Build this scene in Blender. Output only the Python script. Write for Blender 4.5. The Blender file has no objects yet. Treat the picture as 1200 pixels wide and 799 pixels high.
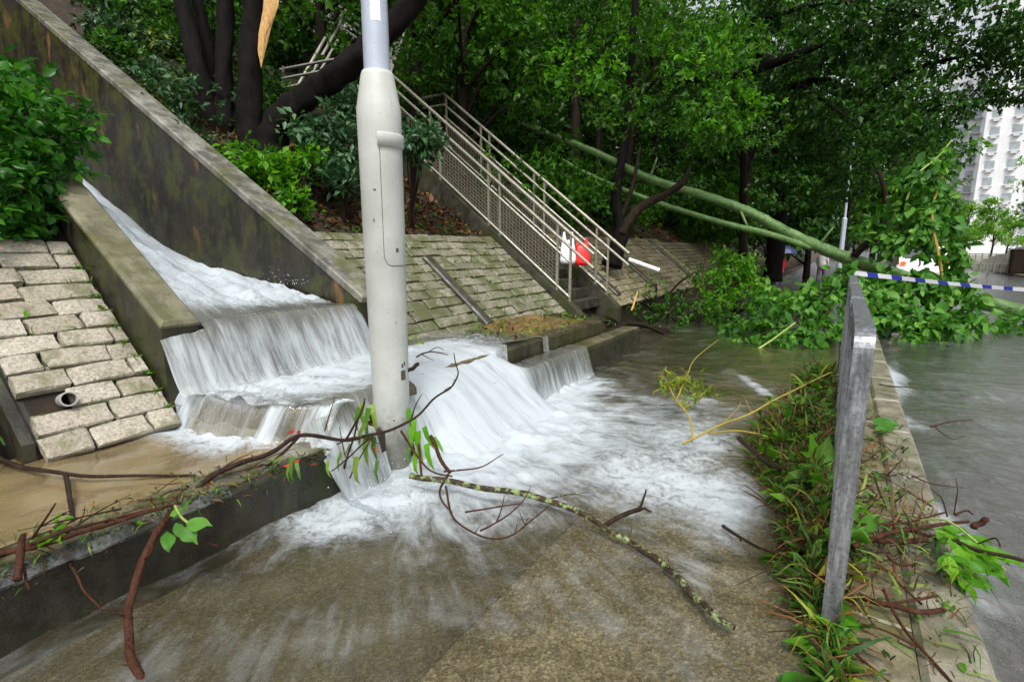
import bpy, math, random
import numpy as np
from mathutils import Vector, Matrix

S = bpy.context.scene
COL = S.collection
R = math.radians
rng = np.random.default_rng(11)
random.seed(5)

# ------------------------------------------------------------------ camera
# X = across the pavement towards the road, Y = along the pavement, Z = up
FPX, PIT, YAW, CH = 607.0, R(10.3), R(32.4), 1.4
cam_d = bpy.data.cameras.new("camera")
cam = bpy.data.objects.new("camera", cam_d)
COL.objects.link(cam)
cam.location = (0, 0, CH)
cam.rotation_euler = (R(90) - PIT, 0, YAW)
cam_d.sensor_width = 36.0
cam_d.lens = 36.0 * FPX / 1200.0
cam_d.clip_start = 0.05
cam_d.clip_end = 2000
S.camera = cam

# ------------------------------------------------------------------ world, sun, exposure
W = bpy.data.worlds.new("World")
S.world = W
W.use_nodes = True
wn = W.node_tree.nodes
bg = wn["Background"]
sky = wn.new("ShaderNodeTexSky")
sky.sky_type = 'NISHITA'
sky.sun_disc = False
SUN_EL, SUN_AZ = R(58), R(150)
sky.sun_elevation = SUN_EL
sky.sun_rotation = SUN_AZ
sky.air_density = 1.0
sky.dust_density = 5.0
sky.ozone_density = 1.0
hs = wn.new("ShaderNodeHueSaturation")
hs.inputs['Saturation'].default_value = 0.22
W.node_tree.links.new(sky.outputs[0], hs.inputs['Color'])
W.node_tree.links.new(hs.outputs[0], bg.inputs[0])
bg.inputs[1].default_value = 0.15
sl = bpy.data.lights.new("sun", 'SUN')
sun = bpy.data.objects.new("sun", sl)
COL.objects.link(sun)
sl.energy = 1.5
sl.angle = R(14)
sl.color = (1.0, 0.97, 0.92)
# sky rotation is clockwise from +Y
sdir = Vector((math.sin(SUN_AZ) * math.cos(SUN_EL), math.cos(SUN_AZ) * math.cos(SUN_EL), math.sin(SUN_EL)))
sun.rotation_euler = (-sdir).to_track_quat('-Z', 'Y').to_euler()
S.view_settings.view_transform = 'Standard'
S.view_settings.look = 'None'
S.view_settings.exposure = 0.6
S.view_settings.gamma = 1.0
S.cycles.max_bounces = 6
S.cycles.transparent_max_bounces = 8

# ------------------------------------------------------------------ helpers
_cp, _sp, _cy, _sy = math.cos(PIT), math.sin(PIT), math.cos(YAW), math.sin(YAW)


def at(px, py, z=None, n=None, s=None, t=None):
    """where the sight line of a photo pixel meets a plane of the place"""
    u = (px - 600) / FPX
    v = (py - 399.5) / FPX
    b = _cp - v * _sp
    d = (u * _cy - b * _sy, u * _sy + b * _cy, -_sp - v * _cp)
    if z is not None:
        t = (z - CH) / d[2]
    elif n is not None:
        t = n / d[0]
    elif s is not None:
        t = s / d[1]
    return Vector((d[0] * t, d[1] * t, CH + d[2] * t))


WORLD = {}


def tag(o, label=None, cat=None, group=None, kind=None):
    if label: o["label"] = label
    if cat: o["category"] = cat
    if group: o["group"] = group
    if kind: o["kind"] = kind
    return o


def empty(name, loc):
    o = bpy.data.objects.new(name, None)
    o.empty_display_size = 0.1
    COL.objects.link(o)
    o.location = loc
    WORLD[o] = Vector(loc)
    return o


def obj(name, V, Fc, m, parent=None, smooth=False, attrs=None, uv=None):
    """one mesh object from world-space vertices; origin at its base"""
    V = np.asarray(V, dtype=np.float32).reshape(-1, 3)
    base = np.array([(V[:, 0].min() + V[:, 0].max()) / 2, (V[:, 1].min() + V[:, 1].max()) / 2, V[:, 2].min()], dtype=np.float32)
    me = bpy.data.meshes.new(name)
    L = V - base
    if isinstance(Fc, np.ndarray):
        k = Fc.shape[1]
        me.vertices.add(len(L))
        me.vertices.foreach_set("co", L.ravel())
        me.loops.add(Fc.size)
        me.loops.foreach_set("vertex_index", Fc.ravel().astype(np.int32))
        me.polygons.add(len(Fc))
        me.polygons.foreach_set("loop_start", np.arange(0, Fc.size, k, dtype=np.int32))
        me.update(calc_edges=True)
    else:
        me.from_pydata(L.tolist(), [], Fc)
    if smooth:
        me.polygons.foreach_set("use_smooth", np.ones(len(me.polygons), dtype=bool))
    if attrs:
        for k, a in attrs.items():
            at_ = me.attributes.new(k, 'FLOAT', 'POINT')
            at_.data.foreach_set("value", np.asarray(a, dtype=np.float32))
    if uv is not None:
        ul = me.uv_layers.new(name="flow")
        idx = np.empty(len(me.loops), dtype=np.int32)
        me.loops.foreach_get("vertex_index", idx)
        ul.data.foreach_set("uv", np.asarray(uv, dtype=np.float32)[idx].ravel())
    me.update()
    if m: me.materials.append(m)
    o = bpy.data.objects.new(name, me)
    COL.objects.link(o)
    w = Vector(base.tolist())
    WORLD[o] = w
    if parent:
        o.parent = parent
        o.location = w - WORLD[parent]
    else:
        o.location = w
    return o


class MB:
    def __init__(s):
        s.v = []
        s.f = []

    def add(s, V, Fc):
        b = len(s.v)
        s.v += [tuple(p) for p in V]
        s.f += [tuple(i + b for i in f) for f in Fc]
        return s

    def box(s, c, h, M=None, bev=0.0):
        """bevelled box: centre, half sizes, optional 3x3 frame"""
        hx, hy, hz = h
        if bev <= 0:
            V = [(sx * hx, sy * hy, sz * hz) for sz in (-1, 1) for sy in (-1, 1) for sx in (-1, 1)]
            Fc = [(0, 2, 3, 1), (4, 5, 7, 6), (0, 1, 5, 4), (2, 6, 7, 3), (0, 4, 6, 2), (1, 3, 7, 5)]
        else:
            b = min(bev, hx * .9, hy * .9, hz * .9)
            V = []
            for (z, k) in ((-hz, b), (-hz + b, 0), (hz - b, 0), (hz, b)):
                x, y = hx - k, hy - k
                if k: V += [(-x, -y + 0, z), (x, -y, z), (x, y, z), (-x, y, z)]
                else: V += [(-x + 0, -y, z), (x, -y, z), (x, y, z), (-x, y, z)]
            Fc = [(3, 2, 1, 0), (12, 13, 14, 15)]
            for r in range(3):
                for i in range(4):
                    j = (i + 1) % 4
                    Fc.append((r * 4 + i, r * 4 + j, r * 4 + 4 + j, r * 4 + 4 + i))
        c = Vector(c)
        out = []
        for p in V:
            p = Vector(p)
            if M is not None: p = M @ p
            out.append(c + p)
        return s.add(out, Fc)

    def tube(s, pts, rad, seg=7, cap=True):
        pts = [Vector(p) for p in pts]
        n = len(pts)
        if not hasattr(rad, '__len__'): rad = [rad] * n
        V, Fc = [], []
        up = Vector((0.31, 0.17, 0.93))
        for i, p in enumerate(pts):
            d = (pts[min(i + 1, n - 1)] - pts[max(i - 1, 0)])
            if d.length < 1e-7: d = Vector((0, 0, 1))
            d.normalize()
            a = d.cross(up)
            if a.length < .05: a = d.cross(Vector((1, 0, 0)))
            a.normalize()
            up = a.cross(d)
            b = up
            for k in range(seg):
                t = 2 * math.pi * k / seg
                V.append(p + (a * math.cos(t) + b * math.sin(t)) * rad[i])
        for i in range(n - 1):
            for k in range(seg):
                k2 = (k + 1) % seg
                Fc.append((i * seg + k, i * seg + k2, (i + 1) * seg + k2, (i + 1) * seg + k))
        if cap:
            Fc.append(tuple(range(seg - 1, -1, -1)))
            Fc.append(tuple((n - 1) * seg + k for k in range(seg)))
        return s.add(V, Fc)

    def lathe(s, prof, c, seg=32, a0=0, a1=2 * math.pi):
        """prof: list of (radius, z)"""
        V, Fc = [], []
        full = abs(a1 - a0 - 2 * math.pi) < 1e-6
        m = seg if full else seg + 1
        for (r, z) in prof:
            for k in range(m):
                t = a0 + (a1 - a0) * k / seg
                V.append((c[0] + r * math.cos(t), c[1] + r * math.sin(t), c[2] + z))
        for i in range(len(prof) - 1):
            for k in range(seg):
                k2 = (k + 1) % m
                Fc.append((i * m + k, i * m + k2, (i + 1) * m + k2, (i + 1) * m + k))
        return s.add(V, Fc)

    def prism(s, poly, y0, y1):
        """polygon in the X-Z plane pulled along Y (counter-clockwise seen from -Y)"""
        n = len(poly)
        V = [(x, y0, z) for x, z in poly] + [(x, y1, z) for x, z in poly]
        Fc = [tuple(range(n)), tuple(range(2 * n - 1, n - 1, -1))]
        for i in range(n):
            j = (i + 1) % n
            Fc.append((i, i + n, j + n, j))
        return s.add(V, Fc)

    def build(s, name, m, parent=None, smooth=False):
        return obj(name, s.v, s.f, m, parent, smooth)


def spline(pts, k=6):
    """Catmull-Rom through points"""
    P = [Vector(p) for p in pts]
    if len(P) < 3: k = max(k, 2)
    out = []
    for i in range(len(P) - 1):
        p0 = P[max(i - 1, 0)]; p1 = P[i]; p2 = P[i + 1]; p3 = P[min(i + 2, len(P) - 1)]
        for j in range(k):
            t = j / k
            out.append(0.5 * ((2 * p1) + (p2 - p0) * t + (2 * p0 - 5 * p1 + 4 * p2 - p3) * t * t + (3 * p1 - p0 - 3 * p2 + p3) * t ** 3))
    out.append(P[-1])
    return out


def taper(n, r0, r1, wob=0.0):
    return [(r0 + (r1 - r0) * i / max(n - 1, 1)) * (1 + wob * random.uniform(-1, 1)) for i in range(n)]


_ph = rng.uniform(0, 6.28, (40, 2))
_dir = rng.uniform(0, 6.28, 40)


def wav(x, y, f, k0=0, n=7):
    """cheap smooth noise, about -1..1"""
    r = 0
    a = 1.0
    tot = 0
    for i in range(n):
        c, s_ = math.cos(_dir[k0 + i]), math.sin(_dir[k0 + i])
        r = r + a * np.sin((x * c + y * s_) * f * (1 + .37 * i) + _ph[k0 + i, 0])
        tot += a
        a *= .85
    return r / tot * 1.8


def sm(x, a, b):
    t = np.clip((x - a) / (b - a), 0, 1)
    return t * t * (3 - 2 * t)


# ------------------------------------------------------------------ materials
class NT:
    def __init__(s, name):
        s.m = bpy.data.materials.new(name)
        s.m.use_nodes = True
        s.t = s.m.node_tree
        s.n = s.t.nodes
        s.b = s.n["Principled BSDF"]
        s.out = s.n["Material Output"]
        s.pos = s.n.new("ShaderNodeNewGeometry").outputs['Position']

    def link(s, a, b): s.t.links.new(a, b)

    def setv(s, i, v):
        if hasattr(v, 'is_linked') or hasattr(v, 'links'): s.link(v, i)
        else: i.default_value = v

    def noise(s, scale=5, detail=5, rough=.6, vec=None, stretch=None, dist=0.0):
        n = s.n.new("ShaderNodeTexNoise")
        n.inputs['Scale'].default_value = scale
        n.inputs['Detail'].default_value = detail
        n.inputs['Roughness'].default_value = rough
        n.inputs['Distortion'].default_value = dist
        vec = vec or s.pos
        if stretch:
            mp = s.n.new("ShaderNodeMapping")
            mp.inputs['Scale'].default_value = stretch
            s.link(vec, mp.inputs[0])
            vec = mp.outputs[0]
        s.link(vec, n.inputs['Vector'])
        return n.outputs[0]

    def voro(s, scale, vec=None, feature='F1', out='Color'):
        n = s.n.new("ShaderNodeTexVoronoi")
        n.feature = feature
        n.inputs['Scale'].default_value = scale
        s.link(vec or s.pos, n.inputs['Vector'])
        return n.outputs[out]

    def ramp(s, fac, stops):
        n = s.n.new("ShaderNodeValToRGB")
        e = n.color_ramp.elements
        while len(e) < len(stops): e.new(.5)
        for i, (p, c) in enumerate(stops):
            e[i].position = p
            e[i].color = (c[0], c[1], c[2], 1) if hasattr(c, '__len__') else (c, c, c, 1)
        s.link(fac, n.inputs[0])
        return n.outputs[0]

    def mix(s, fac, a, b, mode='MIX'):
        n = s.n.new("ShaderNodeMix")
        n.data_type = 'RGBA'
        n.blend_type = mode
        s.setv(n.inputs[0], fac)
        for i, v in ((6, a), (7, b)):
            if isinstance(v, tuple): n.inputs[i].default_value = (v[0], v[1], v[2], 1)
            else: s.link(v, n.inputs[i])
        return n.outputs[2]

    def math(s, op, a, b=0.0, c=None):
        n = s.n.new("ShaderNodeMath")
        n.operation = op
        s.setv(n.inputs[0], a)
        s.setv(n.inputs[1], b)
        if c is not None: s.setv(n.inputs[2], c)
        return n.outputs[0]

    def range(s, v, a, b, c=0.0, d=1.0, smooth=True):
        n = s.n.new("ShaderNodeMapRange")
        n.interpolation_type = 'SMOOTHSTEP' if smooth else 'LINEAR'
        s.link(v, n.inputs[0])
        for i, x in enumerate((a, b, c, d)): n.inputs[i + 1].default_value = x
        return n.outputs[0]

    def attr(s, name):
        n = s.n.new("ShaderNodeAttribute")
        n.attribute_name = name
        return n.outputs['Fac']

    def bump(s, h, strength=.4, dist=.01, normal=None):
        n = s.n.new("ShaderNodeBump")
        n.inputs['Strength'].default_value = strength
        n.inputs['Distance'].default_value = dist
        s.link(h, n.inputs['Height'])
        if normal: s.link(normal, n.inputs['Normal'])
        return n.outputs[0]

    def fin(s, color=None, rough=None, normal=None, metal=0.0, spec=None):
        if color is not None:
            if isinstance(color, tuple): s.b.inputs['Base Color'].default_value = (*color, 1)
            else: s.link(color, s.b.inputs['Base Color'])
        if rough is not None: s.setv(s.b.inputs['Roughness'], rough)
        if normal is not None: s.link(normal, s.b.inputs['Normal'])
        s.b.inputs['Metallic'].default_value = metal
        if spec is not None: s.b.inputs['Specular IOR Level'].default_value = spec
        return s.m


def m_concrete(name, lo, hi, moss=(.05, .07, .015), moss_a=.5, stain=.5, scale=3.0, rough=.45, ochre=0.0):
    t = NT(name)
    big = t.noise(scale, 6, .65)
    col = t.ramp(big, [(.3, lo), (.7, hi)])
    fine = t.noise(90, 3, .7)
    col = t.mix(.55, col, t.ramp(fine, [(.3, .55), (.7, 1.25)]), 'MULTIPLY')
    st = t.noise(2.2, 5, .7, stretch=(2.4, 2.4, .5))
    col = t.mix(t.math('MULTIPLY', t.range(st, .42, .62), stain), col, tuple(x * .28 for x in lo))
    ms = t.noise(2.6, 7, .7, stretch=(1, 1, .8))
    col = t.mix(t.math('MULTIPLY', t.range(ms, .47, .6), moss_a), col, moss)
    if ochre:
        oc = t.noise(1.7, 4, .6, stretch=(1.6, 1.6, .7))
        col = t.mix(t.math('MULTIPLY', t.range(oc, .58, .7), ochre), col, (.2, .105, .03))
    nb = t.bump(fine, .35, .004)
    nb = t.bump(t.noise(14, 6, .7), .5, .012, nb)
    return t.fin(col, t.range(t.noise(8, 3), .3, .7, rough - .15, rough + .2), nb)


def m_plain(name, c, rough=.5, metal=0.0, var=.2, scale=12):
    t = NT(name)
    n = t.noise(scale, 5, .65)
    col = t.mix(1.0, (c[0], c[1], c[2]), t.ramp(n, [(.25, 1 - var), (.75, 1 + var)]), 'MULTIPLY')
    return t.fin(col, t.range(t.noise(scale * 3, 3), .3, .7, max(rough - .12, .05), rough + .12), t.bump(t.noise(scale * 6, 4), .15, .003), metal)


def m_bark(name, lo, hi, lichen=0.0, rough=.6, sc=18):
    t = NT(name)
    n = t.noise(sc, 6, .7, stretch=(1, 1, .35))
    col = t.ramp(n, [(.3, lo), (.72, hi)])
    if lichen:
        l = t.noise(24, 5, .7)
        col = t.mix(t.range(l, .5 - .1 * lichen, .6 - .1 * lichen), col, t.ramp(t.noise(60, 3), [(.3, (.13, .2, .06)), (.7, (.33, .4, .2))]))
    nb = t.bump(n, .9, .02)
    nb = t.bump(t.noise(sc * 5, 4, .7), .5, .004, nb)
    return t.fin(col, rough, nb, 0, .12)


def m_leaf(name, dark, mid, light, trans=.3, rough=.38):
    t = NT(name)
    tone = t.attr('tone')
    col = t.ramp(tone, [(.0, dark), (.5, mid), (1.0, light)])
    col = t.mix(.6, col, t.ramp(t.noise(40, 2), [(.3, .75), (.7, 1.2)]), 'MULTIPLY')
    t.fin(col, rough + .06, None, 0, .22)
    tr = t.n.new("ShaderNodeBsdfTranslucent")
    t.link(t.mix(1.0, col, (1.5, 1.7, .55), 'MULTIPLY'), tr.inputs[0])
    mx = t.n.new("ShaderNodeMixShader")
    mx.inputs[0].default_value = trans
    t.link(t.b.outputs[0], mx.inputs[1])
    t.link(tr.outputs[0], mx.inputs[2])
    t.link(mx.outputs[0], t.out.inputs[0])
    return t.m


def m_water(name, murk_col, murk, tint=(.75, .72, .62), su=26.0, sv=2.4, ripple=.5, fgain=1.0, rip_sc=(9, 3), foamcol=(.58, .64, .68), fs=1.0, veil_a=.0, dmurk=False):
    """thin sheet of running water: a fresnel sheen over what lies below, silt, and foam drawn out along the flow"""
    t = NT(name)
    uvn = t.n.new("ShaderNodeUVMap")
    uvn.uv_map = "flow"
    uv = uvn.outputs[0]
    f = t.attr('foam')
    s1 = t.noise(1.0, 6, .68, uv, (su, sv * 1.35, 1), dist=.6)
    s2 = t.noise(1.0, 4, .6, uv, (su * 3.1, sv * 1.7, 1), dist=.15)
    s3 = t.noise(1.0, 4, .6, uv, (su * .3, sv * .9, 1), dist=1.1)
    st = t.math('ADD', t.math('MULTIPLY', s1, .5), t.math('ADD', t.math('MULTIPLY', s2, .22), t.math('MULTIPLY', s3, .28)))
    fro = t.attr('froth')
    iso = t.math('ADD', t.math('MULTIPLY', t.noise(11, 7, .72, dist=.9), .65), t.math('MULTIPLY', t.noise(38, 5, .75, dist=.4), .35))
    iso = t.math('ADD', t.math('MULTIPLY', t.math('SUBTRACT', iso, .5), 1.25), .5)
    mxs = t.n.new("ShaderNodeMix")
    t.link(fro, mxs.inputs[0]); t.link(st, mxs.inputs[2]); t.link(iso, mxs.inputs[3])
    st = mxs.outputs[0]
    # foam where the attribute beats the streaks
    k = t.math('ADD', t.math('MULTIPLY', f, 1.0), t.math('MULTIPLY', t.math('SUBTRACT', st, .5), 2.1 * fs))
    mask = t.range(k, .22, 1.0)
    mask = t.math('MULTIPLY', mask, fgain)
    foam = t.n.new("ShaderNodeBsdfPrincipled")
    fcol = t.ramp(st, [(.34, tuple(x * .66 for x in foamcol)), (.5, foamcol)])
    t.link(fcol, foam.inputs['Base Color'])
    foam.inputs['Roughness'].default_value = .55
    nb_f = t.bump(st, .45, .02)
    t.link(nb_f, foam.inputs['Normal'])
    ftr = t.n.new("ShaderNodeBsdfTranslucent")
    t.link(fcol, ftr.inputs[0])
    fm = t.n.new("ShaderNodeMixShader")
    fm.inputs[0].default_value = .3
    t.link(foam.outputs[0], fm.inputs[1])
    t.link(ftr.outputs[0], fm.inputs[2])
    # clear water
    rp = t.noise(1.0, 5, .6, uv, (rip_sc[0], rip_sc[1], 1), dist=.6)
    nb = t.bump(rp, ripple, .03)
    nb = t.bump(s2, ripple * .35, .012, nb)
    nb = t.bump(t.noise(26, 4, .65, dist=.8), ripple * .4, .012, nb)
    tr = t.n.new("ShaderNodeBsdfTransparent")
    tr.inputs[0].default_value = (*tint, 1)
    df = t.n.new("ShaderNodeBsdfDiffuse")
    mc = t.ramp(t.noise(1.7, 4, .6), [(.3, tuple(x * .75 for x in murk_col)), (.7, tuple(min(1, x * 1.2) for x in murk_col))])
    t.link(mc, df.inputs[0])
    mm = t.n.new("ShaderNodeMixShader")
    if dmurk: t.link(t.math('MULTIPLY', t.attr('murk'), murk), mm.inputs[0])
    else: mm.inputs[0].default_value = murk
    t.link(tr.outputs[0], mm.inputs[1])
    t.link(df.outputs[0], mm.inputs[2])
    gl = t.n.new("ShaderNodeBsdfGlossy")
    gl.inputs['Roughness'].default_value = .07
    t.link(nb, gl.inputs['Normal'])
    fr = t.n.new("ShaderNodeFresnel")
    fr.inputs[0].default_value = 1.36
    t.link(nb, fr.inputs['Normal'])
    wm = t.n.new("ShaderNodeMixShader")
    t.link(t.math('MINIMUM', t.math('MULTIPLY', fr.outputs[0], 2.0), 1.0), wm.inputs[0])
    t.link(mm.outputs[0], wm.inputs[1])
    t.link(gl.outputs[0], wm.inputs[2])
    # thin grey veils between the foam: stirred up air plus painted-in sky reflection
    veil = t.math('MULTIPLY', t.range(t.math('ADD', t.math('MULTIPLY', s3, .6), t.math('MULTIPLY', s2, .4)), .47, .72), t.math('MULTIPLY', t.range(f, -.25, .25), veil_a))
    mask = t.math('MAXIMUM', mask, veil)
    fx = t.n.new("ShaderNodeMixShader")
    t.link(mask, fx.inputs[0])
    t.link(wm.outputs[0], fx.inputs[1])
    t.link(fm.outputs[0], fx.inputs[2])
    t.link(fx.outputs[0], t.out.inputs[0])
    return t.m


M = {}
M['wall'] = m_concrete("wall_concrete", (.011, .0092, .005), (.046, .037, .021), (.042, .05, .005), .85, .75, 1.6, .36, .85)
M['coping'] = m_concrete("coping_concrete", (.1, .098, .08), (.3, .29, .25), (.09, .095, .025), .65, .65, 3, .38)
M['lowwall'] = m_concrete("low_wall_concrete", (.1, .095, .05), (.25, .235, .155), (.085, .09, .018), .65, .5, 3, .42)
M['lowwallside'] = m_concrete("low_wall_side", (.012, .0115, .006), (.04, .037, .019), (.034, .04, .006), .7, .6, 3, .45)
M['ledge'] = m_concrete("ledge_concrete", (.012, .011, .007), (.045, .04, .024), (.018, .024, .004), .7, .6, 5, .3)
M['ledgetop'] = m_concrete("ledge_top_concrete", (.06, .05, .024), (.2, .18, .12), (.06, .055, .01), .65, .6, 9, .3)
M['step'] = m_concrete("step_concrete", (.025, .022, .012), (.085, .075, .045), (.05, .052, .008), .6, .6, 5, .3)
M['worn'] = m_concrete("worn_wet_edge", (.03, .03, .027), (.22, .225, .215), (.035, .04, .01), .6, .8, 40, .25)
M['stepwet'] = m_concrete("wet_step_concrete", (.07, .058, .022), (.19, .16, .08), (.09, .085, .015), .6, .5, 6, .25)
M['stepdirt'] = m_concrete("step_silt", (.1, .062, .02), (.23, .15, .055), (.06, .075, .012), .5, .4, 6, .45)
M['stringer'] = m_concrete("stringer_concrete", (.022, .02, .014), (.075, .068, .05), (.03, .04, .008), .75, .6, 4, .5)
M['mortar'] = m_concrete("mortar", (.018, .016, .011), (.05, .043, .03), (.03, .042, .008), .6, .4, 6, .6)
M['gutter'] = m_concrete("gutter_concrete", (.03, .027, .02), (.09, .08, .06), (.04, .05, .01), .4, .5, 5, .4)


def m_granite():
    t = NT("granite_stone")
    info = t.n.new("ShaderNodeObjectInfo")
    a = t.noise(55, 3, .8)
    b = t.voro(140)
    col = t.ramp(a, [(.3, (.15, .135, .105)), (.48, (.36, .335, .28)), (.7, (.5, .475, .41))])
    col = t.mix(.35, col, t.ramp(b, [(.2, .5), (.8, 1.3)]), 'MULTIPLY')
    col = t.mix(1.0, col, t.ramp(info.outputs['Random'], [(0, (.78, .74, .66)), (1, (1.12, 1.1, 1.06))]), 'MULTIPLY')
    mo = t.noise(4.5, 6, .7)
    col = t.mix(t.math('MULTIPLY', t.range(mo, .5, .62), .65), col, (.12, .125, .045))
    col = t.mix(t.math('MULTIPLY', t.range(t.noise(2.3, 5, .7), .52, .66), .45), col, (.13, .115, .085))
    nb = t.bump(t.noise(30, 6, .75), .8, .012)
    return t.fin(col, t.range(a, .3, .7, .3, .6), nb)


M['granite'] = m_granite()


def m_granite_far():
    t = NT("mossy_stone")
    a = t.noise(30, 4, .8)
    col = t.ramp(a, [(.3, (.15, .12, .085)), (.7, (.34, .3, .22))])
    info = t.n.new("ShaderNodeObjectInfo")
    col = t.mix(1.0, col, t.ramp(info.outputs['Random'], [(0, (.7, .7, .62)), (1, (1.15, 1.1, 1.0))]), 'MULTIPLY')
    col = t.mix(t.math('MULTIPLY', t.range(t.noise(3, 6, .7), .46, .62), .75), col, (.09, .11, .025))
    return t.fin(col, .5, t.bump(t.noise(26, 6, .75), .8, .014))


M['granite2'] = m_granite_far()


def m_granite_mossy():
    t = NT("weathered_granite")
    a = t.noise(45, 3, .8)
    col = t.ramp(a, [(.3, (.09, .084, .066)), (.5, (.235, .222, .18)), (.7, (.36, .345, .29))])
    info = t.n.new("ShaderNodeObjectInfo")
    col = t.mix(1.0, col, t.ramp(info.outputs['Random'], [(0, (.6, .6, .48)), (1, (1.12, 1.1, 1.02))]), 'MULTIPLY')
    col = t.mix(t.math('MULTIPLY', t.range(t.noise(3.2, 7, .75), .46, .58), .8), col, (.07, .085, .022))
    return t.fin(col, .45, t.bump(t.noise(26, 6, .75), .8, .014))


M['granite1'] = m_granite_mossy()


def m_soil():
    t = NT("hillside_soil")
    n = t.noise(4, 8, .75)
    col = t.ramp(n, [(.3, (.012, .009, .006)), (.55, (.04, .026, .014)), (.75, (.075, .045, .02))])
    l = t.voro(28)
    lit = t.ramp(l, [(.1, (.03, .015, .007)), (.5, (.1, .05, .02)), (.9, (.06, .06, .015))])
    col = t.mix(t.range(t.noise(9, 5), .5, .62, 0, .6), col, lit)
    return t.fin(col, .65, t.bump(t.noise(22, 8, .8), 1.0, .05))


M['soil'] = m_soil()


def m_pebble(name, lo, mid, hi, sc=95):
    t = NT(name)
    v = t.voro(sc)
    v2 = t.voro(sc * 2.3)
    col = t.ramp(v, [(.1, lo), (.5, mid), (.95, hi)])
    col = t.mix(.4, col, t.ramp(v2, [(.1, lo), (.9, hi)]))
    col = t.mix(.8, col, t.ramp(t.noise(2.3, 6, .65), [(.3, .62), (.7, 1.3)]), 'MULTIPLY')
    d = t.voro(sc, out='Distance')
    return t.fin(col, .4, t.bump(d, .7, .006))


M['pave'] = m_pebble("pebble_paving", (.026, .024, .016), (.085, .077, .05), (.33, .31, .24), 105)
M['pave2'] = m_pebble("washed_pebble_paving", (.04, .034, .018), (.13, .112, .068), (.5, .46, .35), 95)
M['verge'] = m_concrete("verge_paving", (.11, .095, .055), (.27, .24, .15), (.1, .1, .025), .6, .5, 5, .35)
M['kerb'] = m_concrete("kerb_concrete", (.13, .12, .085), (.3, .28, .21), (.1, .1, .03), .45, .45, 6, .35)
M['asphalt'] = m_pebble("asphalt", (.025, .025, .025), (.05, .05, .05), (.085, .085, .08), 120)
def m_galv():
    t = NT("galvanised_steel")
    a = t.noise(9, 6, .7, stretch=(6, 6, .7))
    col = t.ramp(a, [(.3, (.1, .105, .11)), (.55, (.25, .265, .28)), (.72, (.42, .44, .46))])
    b = t.noise(60, 4, .7)
    col = t.mix(.6, col, t.ramp(b, [(.35, .6), (.65, 1.2)]), 'MULTIPLY')
    col = t.mix(t.range(t.noise(24, 5, .8), .6, .7, 0, .5), col, (.12, .085, .05))
    return t.fin(col, t.range(b, .3, .7, .25, .5), t.bump(b, .3, .003), .6)


M['galv'] = m_galv()
M['paintsteel'] = m_plain("grey_painted_steel", (.42, .47, .55), .35, .2, .08, 5)
M['white'] = m_plain("white_plate", (.86, .87, .88), .4, 0, .05)
M['rail'] = m_plain("railing_paint", (.23, .22, .165), .4, .1, .3, 14)
M['railpale'] = m_plain("pale_railing_paint", (.42, .41, .36), .4, .1, .25, 14)
M['darkrail'] = m_plain("dark_rail", (.09, .085, .065), .5, .1, .3, 14)
M['wire'] = m_plain("wire_mesh", (.16, .14, .1), .5, .2, .3, 14)
M['seam'] = m_plain("dark_seam", (.06, .055, .05), .7)
M['pvc'] = m_plain("grey_pipe", (.34, .34, .33), .4)
M['red'] = m_plain("red_plastic", (.75, .012, .012), .35, 0, .12, 20)
M['bagwhite'] = m_plain("white_plastic", (.8, .82, .85), .35, 0, .1, 20)
M['wood'] = m_bark("torn_wood", (.36, .17, .05), (.66, .45, .2), 0, .6, 40)
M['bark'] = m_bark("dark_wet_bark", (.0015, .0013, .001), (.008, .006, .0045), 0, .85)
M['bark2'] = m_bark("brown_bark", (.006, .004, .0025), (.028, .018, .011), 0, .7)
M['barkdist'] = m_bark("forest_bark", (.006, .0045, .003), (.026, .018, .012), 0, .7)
def m_trunkgreen():
    t = NT("green_mottled_bark")
    a = t.noise(5, 6, .7)
    col = t.ramp(a, [(.3, (.035, .085, .022)), (.55, (.095, .185, .05)), (.75, (.19, .28, .1))])
    col = t.mix(t.range(t.noise(16, 6, .75), .56, .66, 0, .75), col, (.23, .26, .16))
    col = t.mix(t.range(t.noise(9, 5, .8), .6, .7, 0, .8), col, (.05, .04, .02))
    col = t.mix(t.range(t.noise(30, 4, .7, stretch=(3, 1, 1)), .6, .68, 0, .5), col, (.03, .045, .015))
    return t.fin(col, .42, t.bump(t.noise(22, 6, .75), .7, .02), 0, .3)


M['trunkgreen'] = m_trunkgreen()
M['twigred'] = m_bark("red_brown_branch", (.028, .011, .007), (.09, .036, .02), 0, .4, 30)
M['twigdark'] = m_bark("dark_branch", (.012, .008, .006), (.05, .03, .02), 0, .4, 30)
M['lichen'] = m_bark("lichened_branch", (.02, .014, .009), (.075, .052, .032), .15, .5, 30)
M['bamboo'] = m_bark("yellow_stem", (.24, .18, .03), (.42, .34, .09), 0, .4, 20)
M['greenstem'] = m_bark("green_stem", (.16, .24, .05), (.34, .42, .12), 0, .4, 20)


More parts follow.
